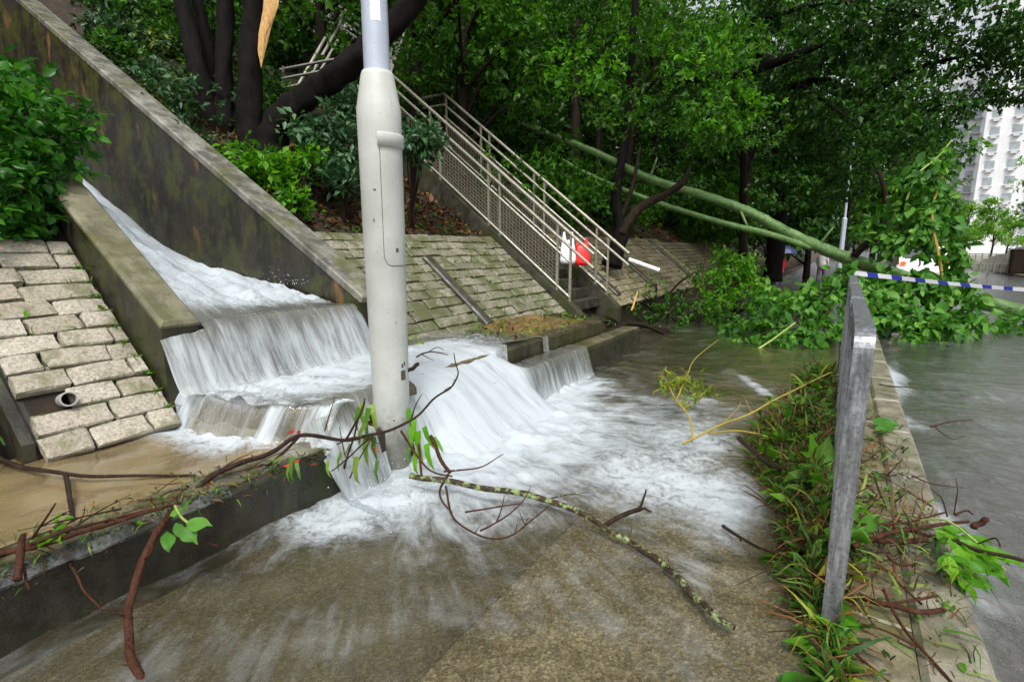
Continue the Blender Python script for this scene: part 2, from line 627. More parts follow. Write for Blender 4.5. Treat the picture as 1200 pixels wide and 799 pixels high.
def m_sleeve():
    t = NT("painted_concrete_post")
    col = t.ramp(t.noise(3, 5, .6), [(.3, (.33, .345, .32)), (.7, (.47, .485, .455))])
    st = t.noise(5, 5, .7, stretch=(3, 3, .35))
    col = t.mix(t.range(st, .55, .75, 0, .45), col, (.26, .235, .17))
    sp = t.noise(34, 5, .8)
    col = t.mix(t.range(sp, .6, .7, 0, .6), col, (.13, .11, .085))
    sep = t.n.new("ShaderNodeSeparateXYZ")
    t.link(t.pos, sep.inputs[0])
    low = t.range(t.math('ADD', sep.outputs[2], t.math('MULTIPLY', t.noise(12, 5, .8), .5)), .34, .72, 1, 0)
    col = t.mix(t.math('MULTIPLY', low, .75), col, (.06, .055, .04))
    return t.fin(col, .5, t.bump(t.noise(60, 5, .7), .25, .004))


M['sleeve'] = m_sleeve()

M['lf_forest'] = m_leaf("forest_leaf", (.01, .036, .003), (.034, .115, .006), (.1, .25, .014), .34, .42)
M['lf_dark'] = m_leaf("dark_leaf", (.007, .025, .004), (.021, .075, .006), (.055, .16, .012), .3, .36)
M['lf_bright'] = m_leaf("bright_leaf", (.022, .09, .004), (.065, .21, .008), (.16, .37, .022), .4, .36)
M['lf_big'] = m_leaf("broad_leaf", (.022, .085, .01), (.055, .18, .02), (.15, .33, .05), .32, .38)
M['lf_shrub'] = m_leaf("shrub_leaf", (.011, .038, .006), (.032, .105, .009), (.09, .24, .018), .3, .3)
M['lf_bush'] = m_leaf("bush_leaf", (.012, .055, .008), (.03, .13, .012), (.09, .28, .025), .3, .3)
M['lf_glossy'] = m_leaf("glossy_leaf", (.012, .038, .014), (.03, .085, .03), (.09, .17, .07), .15, .25)
M['lf_varieg'] = m_leaf("variegated_leaf", (.012, .04, .012), (.04, .1, .02), (.42, .45, .1), .25, .32)
M['lf_grass'] = m_leaf("grass_blade", (.02, .06, .01), (.06, .15, .018), (.2, .28, .05), .3, .4)
M['lf_yellow'] = m_leaf("yellow_green_leaf", (.06, .12, .01), (.17, .24, .02), (.4, .34, .04), .35, .4)
M['lf_brown'] = m_leaf("fallen_brown_leaf", (.02, .01, .005), (.075, .035, .014), (.2, .09, .03), .1, .45)
M['lf_red'] = m_leaf("red_leaf", (.12, .01, .005), (.25, .02, .01), (.36, .06, .02), .2, .4)
M['lf_far'] = m_leaf("far_leaf", (.05, .14, .015), (.12, .28, .03), (.25, .42, .07), .4, .5)

# ------------------------------------------------------------------ leaf geometry


def unit(a):
    return a / np.maximum(np.linalg.norm(a, axis=-1, keepdims=True), 1e-9)


def leaf_mesh(C, A, N, ln, wd, tone, kind='diamond', droop=.15):
    """C bases, A axes, N normals, lengths, width ratios -> V, F(quads), tone per vertex"""
    A = unit(A)
    Sd = unit(np.cross(A, N))
    N = unit(np.cross(Sd, A))
    n = len(C)
    ln = np.broadcast_to(np.asarray(ln, float), (n,))[:, None]
    wd = np.broadcast_to(np.asarray(wd, float), (n,))[:, None] * ln
    if kind == 'diamond':
        sh = [(0, 0, 0), (.48, .5, .06), (1, 0, -droop), (.48, -.5, .06), (.5, 0, -.03)]
        q = [(0, 4, 2, 1), (0, 3, 2, 4)]
    elif kind == 'oval':
        sh = [(0, 0, 0), (.3, .42, .05), (.68, .4, .02), (1, 0, -droop), (.68, -.4, .02), (.3, -.42, .05), (.32, 0, -.03), (.68, 0, -.06)]
        q = [(0, 6, 1, 1), (6, 7, 2, 1), (7, 3, 2, 2), (0, 5, 6, 6), (6, 5, 4, 7), (7, 4, 3, 3)]
    elif kind == 'broad':
        tt = [.1, .24, .4, .56, .72, .87]
        ww = [.2, .4, .5, .45, .31, .14]
        sh = [(0, 0, 0)] + [(a_, b_, .05 * math.sin(9 * a_)) for a_, b_ in zip(tt, ww)] + [(1.03, 0, -droop)] + [(a_, -b_, .05 * math.sin(9 * a_ + 1)) for a_, b_ in zip(tt[::-1], ww[::-1])] + [(a_, 0, -.035 - droop * a_ ** 2 * .8) for a_ in tt]
        q = []
    else:  # blade
        sh = [(0, .5, 0), (0, -.5, 0), (.4, .45, .1), (.4, -.45, .1), (.75, .28, .02), (.75, -.28, .02), (1, .02, -droop), (1, -.02, -droop)]
        q = [(1, 3, 2, 0), (3, 5, 4, 2), (5, 7, 6, 4)]
    V = np.stack([C + A * ln * a + Sd * wd * b + N * ln * c for a, b, c in sh], 1).reshape(-1, 3)
    k = len(sh)
    base = (np.arange(n) * k)[:, None]
    if kind == 'broad':
        tri = [(0, 14, 1), (0, 13, 14), (19, 7, 6), (19, 8, 7)]
        for i_ in range(5):
            tri += [(14 + i_, 15 + i_, 2 + i_), (14 + i_, 2 + i_, 1 + i_), (14 + i_, 13 - i_, 12 - i_), (14 + i_, 12 - i_, 15 + i_)]
        Fc = np.concatenate([base + np.array(x) for x in tri], 0)
    elif kind == 'oval':
        tri = [(0, 6, 1), (6, 7, 2), (6, 2, 1), (7, 3, 2), (0, 5, 6), (6, 5, 4), (6, 4, 7), (7, 4, 3)]
        Fc = np.concatenate([base + np.array(x) for x in tri], 0)
    else:
        Fc = np.concatenate([base + np.array(x) for x in q], 0)
    return V, Fc, np.repeat(tone, k)


def rand_unit(n):
    return unit(rng.normal(size=(n, 3)))


def clump_leaves(clumps, per, size, wd=.5, kind='diamond', sprig=6, up=.6, droop=.2, size_var=.35, hollow=.45, hang=0.0):
    """clumps: list of (centre, radii, weight).  Leaves stand in sprigs spread through each clump's volume"""
    Vs, Fs, Ts = [], [], []
    off = 0
    for (c, r, w) in clumps:
        n_sp = max(2, int(per * w / sprig))
        d = rand_unit(n_sp)
        rad = rng.uniform(hollow, 1.0, n_sp) ** .6
        lump = 1 + .28 * np.sin(d[:, 0] * 5 + c[0] * 3) * np.sin(d[:, 1] * 4 + c[1] * 2) + .15 * np.sin(d[:, 2] * 9)
        P = np.array(c) + d * (rad * lump)[:, None] * np.array(r)
        st = np.clip(rng.normal(.45, .2, n_sp), 0, 1)
        outv = unit(d * np.array([1, 1, .5]) + rng.normal(size=(n_sp, 3)) * .6 + np.array([0, 0, -hang]))
        k = sprig
        Pk = np.repeat(P, k, 0)
        Ok = np.repeat(outv, k, 0)
        ln = size * rng.uniform(1 - size_var, 1 + size_var, n_sp * k)
        side = rand_unit(n_sp * k)
        A = unit(Ok * .7 + side * .9 + np.array([0, 0, -.15 - hang]))
        pos = Pk + Ok * (rng.uniform(-1.2, 1.2, n_sp * k) * size)[:, None]
        N = unit(np.array([0, 0, up]) + Ok * .35 + rng.normal(size=(n_sp * k, 3)) * .45)
        tone = np.clip(np.repeat(st, k) + rng.normal(0, .14, n_sp * k), 0, 1)
        V, Fc, T = leaf_mesh(pos, A, N, ln, wd * rng.uniform(.8, 1.2, n_sp * k), tone, kind, droop)
        Vs.append(V); Fs.append(Fc + off); Ts.append(T)
        off += len(V)
    return np.concatenate(Vs), np.concatenate(Fs), np.concatenate(Ts)


def foliage(name, clumps, per, size, mat, parent=None, **kw):
    V, Fc, T = clump_leaves(clumps, per, size, **kw)
    return tag(obj(name, V, Fc, mat, parent, attrs={'tone': T}), kind='stuff')


def copy_tree(root, loc, rz=0.0, sc=1.0):
    r = root.copy()
    COL.objects.link(r)
    r.location = loc
    r.rotation_euler = (0, 0, rz)
    r.scale = (sc, sc, sc)
    for ch in list(root.children):
        c = ch.copy()
        COL.objects.link(c)
        c.parent = r
        for g in ch.children:
            d = g.copy()
            COL.objects.link(d)
            d.parent = c
    return r


# ================================================================== THE GROUND
SLK = .8                      # stone pitching: rise per metre away from the path
NB = -3.5                     # foot of the pitching
SQ = math.sqrt(1 + SLK * SLK)


def z_pitch(n, z0=.42): return z0 + SLK * (NB - n)


def z_bank(n, s):
    """hillside height, n <= -3.5"""
    n = np.asarray(n, float)
    s = np.asarray(s, float)
    z = np.where(n > -4.95, z_pitch(n) - .05, z_pitch(-4.95) - .05 + .58 * (-4.95 - n))
    z = np.where(n < -16, z_pitch(-4.95) + .58 * 11 + .42 * (-16 - n), z)
    rough = sm(-n, 5.0, 6.5)
    z = z + rough * (.12 * wav(n, s, 1.3, 0) + .5 * sm(-n, 9, 16) * wav(n, s, .3, 9))
    return z


CH_N = np.array([-12, -8.7, -7.8, -7, -6.06, -5.4, -4.65, -4.2, -3.75])
CH_L = np.array([4.9, 3.85, 3.35, 2.9, 2.36, 1.98, 1.5, 1.2, .9])     # along the low wall
CH_M = np.array([4.6, 3.0, 2.5, 2.08, 1.58, 1.3, 1.14, 1.0, .9])     # middle
CH_R = np.array([4.3, 2.1, 1.62, 1.25, 1.11, 1.06, 1.0, .95, .9])    # along the tall wall


def z_chute(n, s):
    l, m, r = np.interp(n, CH_N, CH_L), np.interp(n, CH_N, CH_M), np.interp(n, CH_N, CH_R)
    return np.where(s < 2.35, l + (m - l) * sm(s, 1.7, 2.35), m + (r - m) * sm(s, 2.35, 3.15))


def grid(us, vs):
    U, Vv = np.meshgrid(us, vs, indexing='ij')
    nu, nv = len(us), len(vs)
    i = np.arange(nu * nv).reshape(nu, nv)
    Fc = np.stack([i[:-1, :-1], i[1:, :-1], i[1:, 1:], i[:-1, 1:]], -1).reshape(-1, 4)
    return U.ravel(), Vv.ravel(), Fc


# far ground sheet
V = [(-900, -900, -.3), (900, -900, -.3), (900, 900, -.3), (-900, 900, -.3)]
tag(obj("ground", V, [(0, 1, 2, 3)], M['soil']), kind="structure")

# hillside
ss = np.concatenate([np.arange(-9, .5, .4), np.arange(.5, 1.5, .125), [1.6, 1.61, 2.2, 2.8, 3.24, 3.25], np.arange(3.5, 7.1, .25), [7.15, 7.16, 7.9, 8.6, 8.61], np.arange(8.9, 16, .3), np.arange(16, 70, 1.2)])
nn = np.concatenate([[-46, -40, -35, -31, -27, -24, -21, -18.5, -16.5, -15], np.arange(-14, -5.1, .25), np.arange(-4.95, -3.49, .29), [-3.49, -3.48]])
U, Vv, Fc = grid(nn, ss)
Z = z_bank(U, Vv)
chan = (Vv > 1.605) & (Vv < 3.245)
Z = np.where(chan & (U > -13), np.minimum(Z, np.where(Vv < 3.2, z_chute(U, Vv), z_chute(U, 3.1)) - .35), Z)
st_ = (Vv > 7.155) & (Vv < 8.605) & (U > -9)
Z = np.where(st_, Z - .3, Z)
low = (Vv < .78) & (U > -4.6)
Z = np.where(low, np.minimum(Z, .12 + .1 * wav(U, Vv, 3, 4)), Z)
Z = np.where(U > -3.485, -.25, Z)
tag(obj("hillside", np.stack([U, Vv, Z], 1), Fc, M['soil'], smooth=False), kind="structure")

# pavement: two strips with a joint, the outer one a little higher
pv = tag(MB().prism([(-2.35, -.06), (-2.35, -.3), (-1.075, -.3), (-1.075, -.03)][::-1], -3, 60).build("pavement", M['pave']), kind="structure")
pv2 = tag(MB().prism([(-1.065, -.02), (-1.065, -.3), (.055, -.3), (.055, .005)][::-1], -3, 60).build("pavement", M['pave2']), kind="structure")
# verge strip between the guardrail and the road, laid in slabs, and the kerbstones
vg = tag(MB().prism([(.06, -.005), (.06, -.3), (.34, -.3), (.34, -.005)][::-1], -3, 60).build("verge", M['gutter']), kind="structure")
y = -1.2
while y < 16:
    ln = random.uniform(.72, .95)
    k = random.uniform(-.004, .006)
    MB().box((.2, y + ln / 2, .005 + k), (.137, ln / 2 - .004, .022), None, .008).build("slab", M['verge'], vg)
    y += ln
kb = tag(MB().prism([(.342, -.01), (.342, -.3), (.545, -.3), (.545, -.03)][::-1], -3, 60).build("kerb", M['gutter']), kind="structure")
y = -1.0
while y < 18:
    ln = .95
    MB().box((.446, y + ln / 2, -.05 + random.uniform(-.003, .004)), (.104, ln / 2 - .006, .085), None, .02).build("kerbstone", M['kerb'], kb)
    y += ln
rd = tag(obj("road", [(.5, -40, -.11), (7.6, -40, -.11), (7.6, 190, -.11), (.5, 190, -.11)], [(0, 1, 2, 3)], M['asphalt']), kind="structure")
fp = tag(MB().prism([(7.6, .0), (7.6, -.3), (30, -.3), (30, .0)][::-1], -40, 190).build("far_pavement", M['verge']), kind="structure")

# ================================================================== WALLS, LEDGE AND STEPS
# long low ledge beside the pavement
lw = empty("ledge_wall", (-2.5, 2.5, 0))
tag(lw, "long dark mossy concrete ledge running along the pavement in front of the muddy terrace", "ledge")
ys = [-3.0, .05, 2.25, 4.6, 7.0]
for a, b in zip(ys[:-1], ys[1:]):
    z1 = .285
    poly = [(-2.31, -.3), (-2.31, z1 - .025), (-2.335, z1), (-2.56, z1 - .004), (-2.56, -.3)]
    mb = MB()
    mb.prism(poly, a + .003, b - .003)
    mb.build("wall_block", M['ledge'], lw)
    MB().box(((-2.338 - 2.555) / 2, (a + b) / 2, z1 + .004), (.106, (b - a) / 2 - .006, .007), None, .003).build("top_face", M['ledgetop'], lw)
for a, b in ((-3.0, .05), (.05, 1.2)):
    V, Fc = [], []
    m_ = int((b - a) / .03)
    for i in range(m_ + 1):
        y_ = a + .003 + (b - a - .006) * i / m_
        w_ = max(.002, .006 + .008 * math.sin(y_ * 9) * math.sin(y_ * 23 + 1) + random.uniform(-.004, .008))
        V += [(-2.3055, y_, .262 - w_), (-2.3045, y_, .264), (-2.330, y_, .2945 + random.uniform(-.002, .002)), (-2.345 - w_, y_, .3045)]
    for i in range(m_):
        for q in range(3): Fc.append((i * 4 + q, i * 4 + 4 + q, i * 4 + 5 + q, i * 4 + 1 + q))
    obj("worn_edge", V, Fc, M['worn'], lw)
tag(MB().prism([(-2.565, -.3), (-2.565, .16), (-3.52, .16), (-3.52, -.3)], -3, 7.0).build("terrace_bed", M['stepdirt']), kind="structure")

# upper step, in two lengths
us_ = empty("upper_step", (-3.0, 4.0, 0.16))
tag(us_, "broad dark concrete step above the ledge with silt and weeds on top", "step")
plan = [(-3.64, 1.6), (-2.85, 1.68), (-2.45, 1.92), (-2.44, 2.6), (-2.6, 2.7), (-2.6, 3.948), (-3.64, 3.948)]
k = len(plan)
V, Fc = [], []
for ins, zz in ((0, .1), (0, .43), (.02, .452)):
    mx, my = sum(q[0] for q in plan) / k, sum(q[1] for q in plan) / k
    for x, y in plan:
        d_ = math.hypot(x - mx, y - my)
        V.append((x + (mx - x) / d_ * ins, y + (my - y) / d_ * ins, zz))
for l_ in range(2):
    for i in range(k): Fc.append((l_ * k + i, l_ * k + (i + 1) % k, l_ * k + k + (i + 1) % k, l_ * k + k + i))
Fc.append(tuple(2 * k + i for i in range(k)))
obj("step_block", V, Fc, M['stepwet'], us_)
MB().prism([(-2.6, .1), (-2.6, .43), (-2.625, .452), (-3.64, .452), (-3.64, .1)], 3.952, 6.298).build("step_block", M['step'], us_)
U, Vv, Fc = grid(np.linspace(-3.62, -2.75, 16), np.linspace(4.7, 6.28, 26))
ed = np.minimum(np.minimum(Vv - 4.7, 6.28 - Vv), np.minimum(U + 3.75, -2.75 - U))
Z = .452 + .055 * sm(ed, 0, .3) * (1 + .7 * wav(U, Vv, 7, 3)) - .004
obj("silt", np.stack([U, Vv, Z], 1), Fc, M['stepdirt'], us_, smooth=True)

# low wall left of the chute: slopes down with the hill
low_k = .635
pl = [(-3.47, .88), (-7.6, .88 + low_k * 4.13)]
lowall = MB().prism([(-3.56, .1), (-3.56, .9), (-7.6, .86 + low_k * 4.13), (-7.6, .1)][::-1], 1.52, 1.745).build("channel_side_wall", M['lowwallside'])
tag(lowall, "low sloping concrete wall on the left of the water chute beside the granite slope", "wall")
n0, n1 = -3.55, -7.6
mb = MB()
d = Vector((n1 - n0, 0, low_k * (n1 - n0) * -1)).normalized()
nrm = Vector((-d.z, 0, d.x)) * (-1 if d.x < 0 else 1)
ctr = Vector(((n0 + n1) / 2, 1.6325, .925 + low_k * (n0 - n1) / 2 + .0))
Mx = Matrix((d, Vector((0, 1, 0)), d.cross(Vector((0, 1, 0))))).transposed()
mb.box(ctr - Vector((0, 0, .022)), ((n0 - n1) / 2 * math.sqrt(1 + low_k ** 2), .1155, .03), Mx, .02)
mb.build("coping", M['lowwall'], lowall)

# tall wall right of the chute
tk = .575
WT = lambda n: 1.0 + tk * (-3.58 - n)
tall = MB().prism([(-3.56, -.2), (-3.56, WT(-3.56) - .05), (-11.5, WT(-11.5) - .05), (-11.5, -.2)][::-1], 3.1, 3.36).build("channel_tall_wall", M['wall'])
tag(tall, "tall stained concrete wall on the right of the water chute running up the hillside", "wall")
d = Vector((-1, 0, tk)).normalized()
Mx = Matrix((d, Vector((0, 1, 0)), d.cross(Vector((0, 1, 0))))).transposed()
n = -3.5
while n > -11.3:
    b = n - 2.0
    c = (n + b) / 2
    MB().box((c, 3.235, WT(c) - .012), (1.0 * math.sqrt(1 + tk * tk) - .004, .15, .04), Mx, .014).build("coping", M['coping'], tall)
    n = b

# ------------------------------------------------------------------ granite pitching
stone_meshes = {}


def stone_mesh(i, mat):
    key = (i, mat.name)
    if key in stone_meshes: return stone_meshes[key]
    r = random.Random(100 + i)
    hx, hy = .5, .5
    V = []
    outline = [(-1, -1), (0, -1), (1, -1), (1, 0), (1, 1), (0, 1), (-1, 1), (-1, 0)]
    for lev, (k, z) in enumerate(((1.0, -.5), (1.0, .3), (.95, .45))):
        for (x, y_) in outline:
            j = .035 if lev else .02
            V.append((x * hx * k + r.uniform(-j, j), y_ * hy * k + r.uniform(-j * 1.6, j * 1.6), z + (r.uniform(-.1, .1) if lev else 0)))
    V.append((r.uniform(-.1, .1), r.uniform(-.1, .1), .5 + r.uniform(-.05, .12)))
    Fc = []
    for l in range(2):
        for q in range(8):
            p = (q + 1) % 8
            Fc.append((l * 8 + q, l * 8 + p, l * 8 + 8 + p, l * 8 + 8 + q))
    for q in range(8): Fc.append((16 + q, 16 + (q + 1) % 8, 24))
    me = bpy.data.meshes.new("stone")
    me.from_pydata(V, [], Fc)
    me.materials.append(mat)
    me.update()
    stone_meshes[key] = me
    return me


UP_S = Vector((-1, 0, SLK)).normalized()
NRM_S = Vector((SLK, 0, 1)).normalized()
ROT_S = Matrix((Vector((0, 1, 0)), UP_S, NRM_S)).transposed().to_4x4()


def pitching(label, s0, s1, mat, n_top=-4.95, row=.148, skip=None, lens=(.2, .33), stone_to=None, z0=.42, n_low=NB):
    poly = [(n_low, z_pitch(n_low, z0) - .035), (n_top, z_pitch(n_top, z0) - .035), (n_top - .05, z_pitch(n_top, z0) - .4), (n_low, -.2)]
    bed = MB().prism(poly, s0, s1).build("stone_slope", M['mortar'])
    tag(bed, label, "stone slope")
    L = (n_low - n_top) * SQ
    rows = int(L / row)
    lim = stone_to or s1
    for r_ in range(-1, rows):
        vv = (r_ + .5) * row
        s = s0 + .012 - random.uniform(0, .12) * (r_ % 2)
        while s < lim - .05:
            ln = random.uniform(*lens)
            a, b = max(s, s0 + .012), min(s + ln, s1 - .012)
            if s1 - b < .09: b = s1 - .012
            c = (a + b) / 2
            w = b - a
            if w > .05 and not (skip and skip(c, vv, w)):
                hgt = row - random.uniform(.013, .024)
                p = Vector((n_low, c, z_pitch(n_low, z0))) + UP_S * (vv + random.uniform(-.004, .004)) + NRM_S * random.uniform(-.012, .012)
                o = bpy.data.objects.new("stone", stone_mesh(random.randrange(9), mat))
                COL.objects.link(o)
                o.parent = bed
                o.matrix_local = Matrix.Translation(p - WORLD[bed]) @ Matrix.Rotation(0, 4, 'X') @ ROT_S @ Matrix.Rotation(random.uniform(-.02, .02), 4, 'Z') @ Matrix.Diagonal((w - random.uniform(.013, .024), hgt, .048, 1))
            s = b + (0 if b < s1 - .02 else 1)
    return bed


pipe_p = at(98, 464, n=None, z=None, t=2.86)
pl_left = pitching("granite stone slope at left between shrub and muddy water with a drain pipe in it", .83, 1.515, M['granite'], -4.8, .15,
                   skip=lambda c, v, w: abs(c - 1.02) < .15 and abs(v - .15 * 1.5) < .06, lens=(.24, .38), z0=.40)
pl_mid = pitching("granite stone slope behind the lamp post between tall wall and stairs", 3.37, 7.08, M['granite1'], -4.95, .15, lens=(.24, .36))
pl_right = pitching("mossy stone slope beyond the stairs below the forest", 8.72, 34, M['granite2'], -5.0, .16, lens=(.26, .4), stone_to=16)
# stone courses too far off to pick apart
mb = MB()
for r_ in range(11):
    s = 16 + (r_ % 2) * .2
    while s < 33.5:
        ln = random.uniform(.35, .55)
        p = Vector((NB, s + ln / 2, z_pitch(NB))) + UP_S * ((r_ + .5) * .16)
        mb.box(p, (ln / 2 - .02, .064, .03), ROT_S.to_3x3())
        s += ln
o = mb.build("stone_courses", M['granite2'], pl_right)
o["kind"] = "stuff"
# mossy edge strip at the left end of the near slope
MB().prism([(NB + .03, .05), (NB + .03, z_pitch(NB + .03, .40) + .02), (-4.8, z_pitch(-4.8, .40) + .02), (-4.8, .05)][::-1], .775, .828).build("edge_strip", M['lowwallside'], pl_left)
# drain pipe
pc = Vector((NB, 1.04, z_pitch(NB, .40))) + UP_S * (.15 * 1.5)
axis = Vector((.93, -.12, .25)).normalized()
mb = MB()
r_o, r_i = .042, .034
a = axis.orthogonal().normalized(); b_ = axis.cross(a)
ring = []
for (r_, d_) in ((r_o, -.12), (r_o, .1), (r_i, .1), (r_i, -.06), (0.001, -.06)):
    ring.append([pc + axis * d_ + (a * math.cos(q * 2 * math.pi / 20) + b_ * math.sin(q * 2 * math.pi / 20)) * r_ for q in range(20)])
V = [p for r_ in ring for p in r_]
Fc = [(i * 20 + q, i * 20 + (q + 1) % 20, i * 20 + 20 + (q + 1) % 20, i * 20 + 20 + q) for i in range(4) for q in range(20)]
obj("drain_pipe", V, Fc, M['pvc'], pl_left, smooth=False)

# concrete gutters running down the pitching


def gutter(s, n_a, n_b, parent, w=.14, ds=0.0):
    mb = MB()
    a = Vector((n_a, s, z_pitch(n_a) + .03)); b = Vector((n_b, s + ds, z_pitch(n_b) + .03))
    d = (b - a).normalized()
    side = d.cross(NRM_S).normalized()
    Mx = Matrix((d, side, d.cross(side))).transposed()
    mb.box((a + b) / 2, ((b - a).length / 2, w / 2, .05), Mx, .02)
    return mb.build("gutter_kerb", M['gutter'], parent)


g0, g1 = at(468, 318, n=-4.3), at(535, 372, n=-3.55)
gutter(5.05, -4.5, -3.52, pl_mid, .16)
gutter(9.35, -4.9, -3.55, pl_right, .22)
gutter(11.6, -4.9, -3.6, pl_right, .2)
gutter(15.2, -4.9, -3.6, pl_right, .2)

# ================================================================== STAIRS
stair = empty("stairs", (-5, 7.9, .45))
tag(stair, "steep dark concrete stairs climbing the wooded hillside behind the lamp post", "stairs")
SK = .785
ZS = lambda n: .5 + SK * (-3.62 - n)
for s in (7.08, 8.56):
    MB().prism([(-3.25, .1), (-3.25, .36), (-3.4, .5), (-7.15, ZS(-7.15) + .17), (-7.15, ZS(-7.15) - .55), (-3.9, .1)][::-1], s, s + .17).build("side_wall", M['stringer'], stair)
k = 0
n = -3.62
while n > -7.1:
    MB().box((n - .105, 7.905, ZS(n) - .06), (.112, .654, .082), None, .01).build("tread", M['stringer'], stair)
    n -= .21
    k += 1
MB().box((-7.75, 7.9, ZS(-7.15) - .1), (.6, .83, .1), None, .01).build("landing", M['stringer'], stair)


def railing(s, label, sgn):
    root = empty("stair_railing", (-3.62, s, ZS(-3.62) + .1))
    tag(root, label, "railing")
    B = lambda n: ZS(n) + .16
    nA, nB = -3.12, -7.1
    pt = lambda n, h: (n, s, B(n) + h)
    tail = at(470, 95, s=s)
    for h, r_ in ((1.02, .026), (.82, .023)):
        pts = [pt(nA, h), pt(nB, h), (nB - .55, s, B(nB) + h)]
        MB().tube(pts, r_, 8).build("handrail", M['rail'], root)
    for h in (.6, .07):
        MB().tube([pt(-3.5, h), pt(nB, h)], .02, 6).build("panel_rail", M['rail'], root)
    for n in (-3.5, -3.72, -4.78, -5.0, -6.0, -6.2, -7.05):
        MB().box((n, s, B(n) + .47), (.017, .012, .55)).build("post", M['rail'], root)
    mb = MB()
    n = -3.75
    while n > -7.05:
        mb.box((n, s, B(n) + .335), (.0045, .0045, .265))
        n -= .06
    for q in range(1, 9):
        h = .07 + q * .059
        mb.tube([pt(-3.72, h), pt(-7.05, h)], .0045, 4)
    o = mb.build("mesh_panel", M['wire'], root)
    o["kind"] = "stuff"
    return root


railing(7.165, "near stair railing with two handrails over a wire mesh panel, left of the plastic bags", 1)
railing(8.645, "far stair railing with the red and white plastic bags hung on its lower end", 1)

# upper flights seen through the leaves: short runs of railing and a stair wall
ur = empty("upper_railing", at(372, 70, t=11.5))
tag(ur, "pale upper stair railing slanting up through the shrubs behind the dark leaning trunk", "railing")
for q in range(3):
    MB().tube([at(346 + q * 9, 106 - q * 1, t=11.2), at(398 + q * 3, 15 + q * 9, t=12.4)], .034, 6).build("handrail", M['railpale'], ur)
MB().tube([at(399, 14, t=12.4), at(402, 70, t=12.2)], .036, 6).build("post", M['railpale'], ur)
ur2 = empty("top_flight_railing", at(385, 10, t=13))
tag(ur2, "topmost pale stair railing at the upper edge of the picture left of the lamp post", "railing")
for q in range(4):
    MB().tube([at(345 + q * 7, -16 + q * 2 - q * 4, t=13.2), at(392 + q * 2, 26 - q * 6, t=12.6), at(425, 50 - q * 8, t=12.2)], .03, 6).build("handrail", M['railpale'], ur2)
ur3 = empty("dark_railing", at(360, 90, t=10))
tag(ur3, "dark wooden looking railing behind the leaning trunk left of the lamp post", "railing")
for q in range(3):
    MB().tube([at(328, 82 + q * 11, t=10.2), at(402, 68 + q * 11, t=10.4)], .03, 6).build("rail", M['darkrail'], ur3)
MB().tube([at(332, 78, t=10.2), at(331, 120, t=10.2)], .03, 6).build("post", M['darkrail'], ur3)
sw = empty("stair_flank", at(470, 95, t=11.3))
tag(sw, "grey flank and railing of the upper stair flight right of the lamp post", "stair wall")
a, b, c, d = at(455, 92, t=11.2), at(463, 95, t=11.9), at(481, 22, t=12.8), at(474, 28, t=12.0)
e, f = at(477, 100, t=11.8), at(481, 98, t=12.2)
mb = MB()
P = [a, c, f, e]
off = Vector((.05, .12, 0))
mb.add([*P, *[p + off for p in P]], [(0, 1, 2, 3), (7, 6, 5, 4), (0, 4, 5, 1), (1, 5, 6, 2), (2, 6, 7, 3), (3, 7, 4, 0)])
mb.build("wall_face", M['stringer'], sw)
for q in range(3):
    MB().tube([at(451 + q * 3, 88, t=11.0), at(469 + q * 3, 26 + q * 5, t=11.8)], .03, 6).build("handrail", M['railpale'], sw)

# ================================================================== LAMP POST
LP = (-2.35, 2.27, 0)
lp = empty("lamp_post", LP)
tag(lp, "grey lamp post with a thick painted concrete base standing in the waterfall at the ledge", "lamp post")
prof = [(.108, -.3), (.110, .1), (.117, .9), (.123, 1.5), (.125, 2.05), (.126, 2.17), (.122, 2.19), (.094, 2.35), (.085, 2.375), (.02, 2.38)]
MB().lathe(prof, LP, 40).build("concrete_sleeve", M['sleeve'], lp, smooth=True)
MB().lathe([(.073, 2.36), (.0735, 2.38), (.071, 3.2), (.06, 6.5), (.058, 6.5)], LP, 32).build("steel_tube", M['paintsteel'], lp, smooth=True)
# direction towards the camera
ang = math.atan2(-LP[1], -LP[0])
MB().lathe([(.124, 1.955), (.137, 1.958), (.138, 2.025), (.134, 2.032), (.123, 2.033)], LP, 20, ang - .12, ang + 1.35).build("band", M['sleeve'], lp, smooth=True)
# outline of the access cover: a thin recessed-looking dark bead
rr = .1305
pts = []
for zz in np.linspace(1.95, 1.36, 10):
    r_ = np.interp(zz, [.9, 1.6, 2.2], [.117, .1245, .1265]) + .0003
    pts.append((LP[0] + r_ * math.cos(ang - .04), LP[1] + r_ * math.sin(ang - .04), zz))
for q in range(1, 6):
    t_ = q / 5 * math.pi / 2
    aa = ang - .04 + .35 * (1 - math.cos(t_))
    zz = 1.36 - .07 * math.sin(t_)
    pts.append((LP[0] +   .1232 * math.cos(aa), LP[1] + .1232 * math.sin(aa), zz))
for q in range(1, 7):
    aa = ang + .31 + q * .16
    pts.append((LP[0] +   .1225 * math.cos(aa), LP[1] + .1225 * math.sin(aa), 1.29))
MB().tube(pts, .0015, 5).build("cover_seam", M['seam'], lp)
MB().lathe([(.0738, 2.62), (.0738, 3.2)], LP, 8, ang - .3, ang + .42).build("label_plate", M['white'], lp, smooth=True)
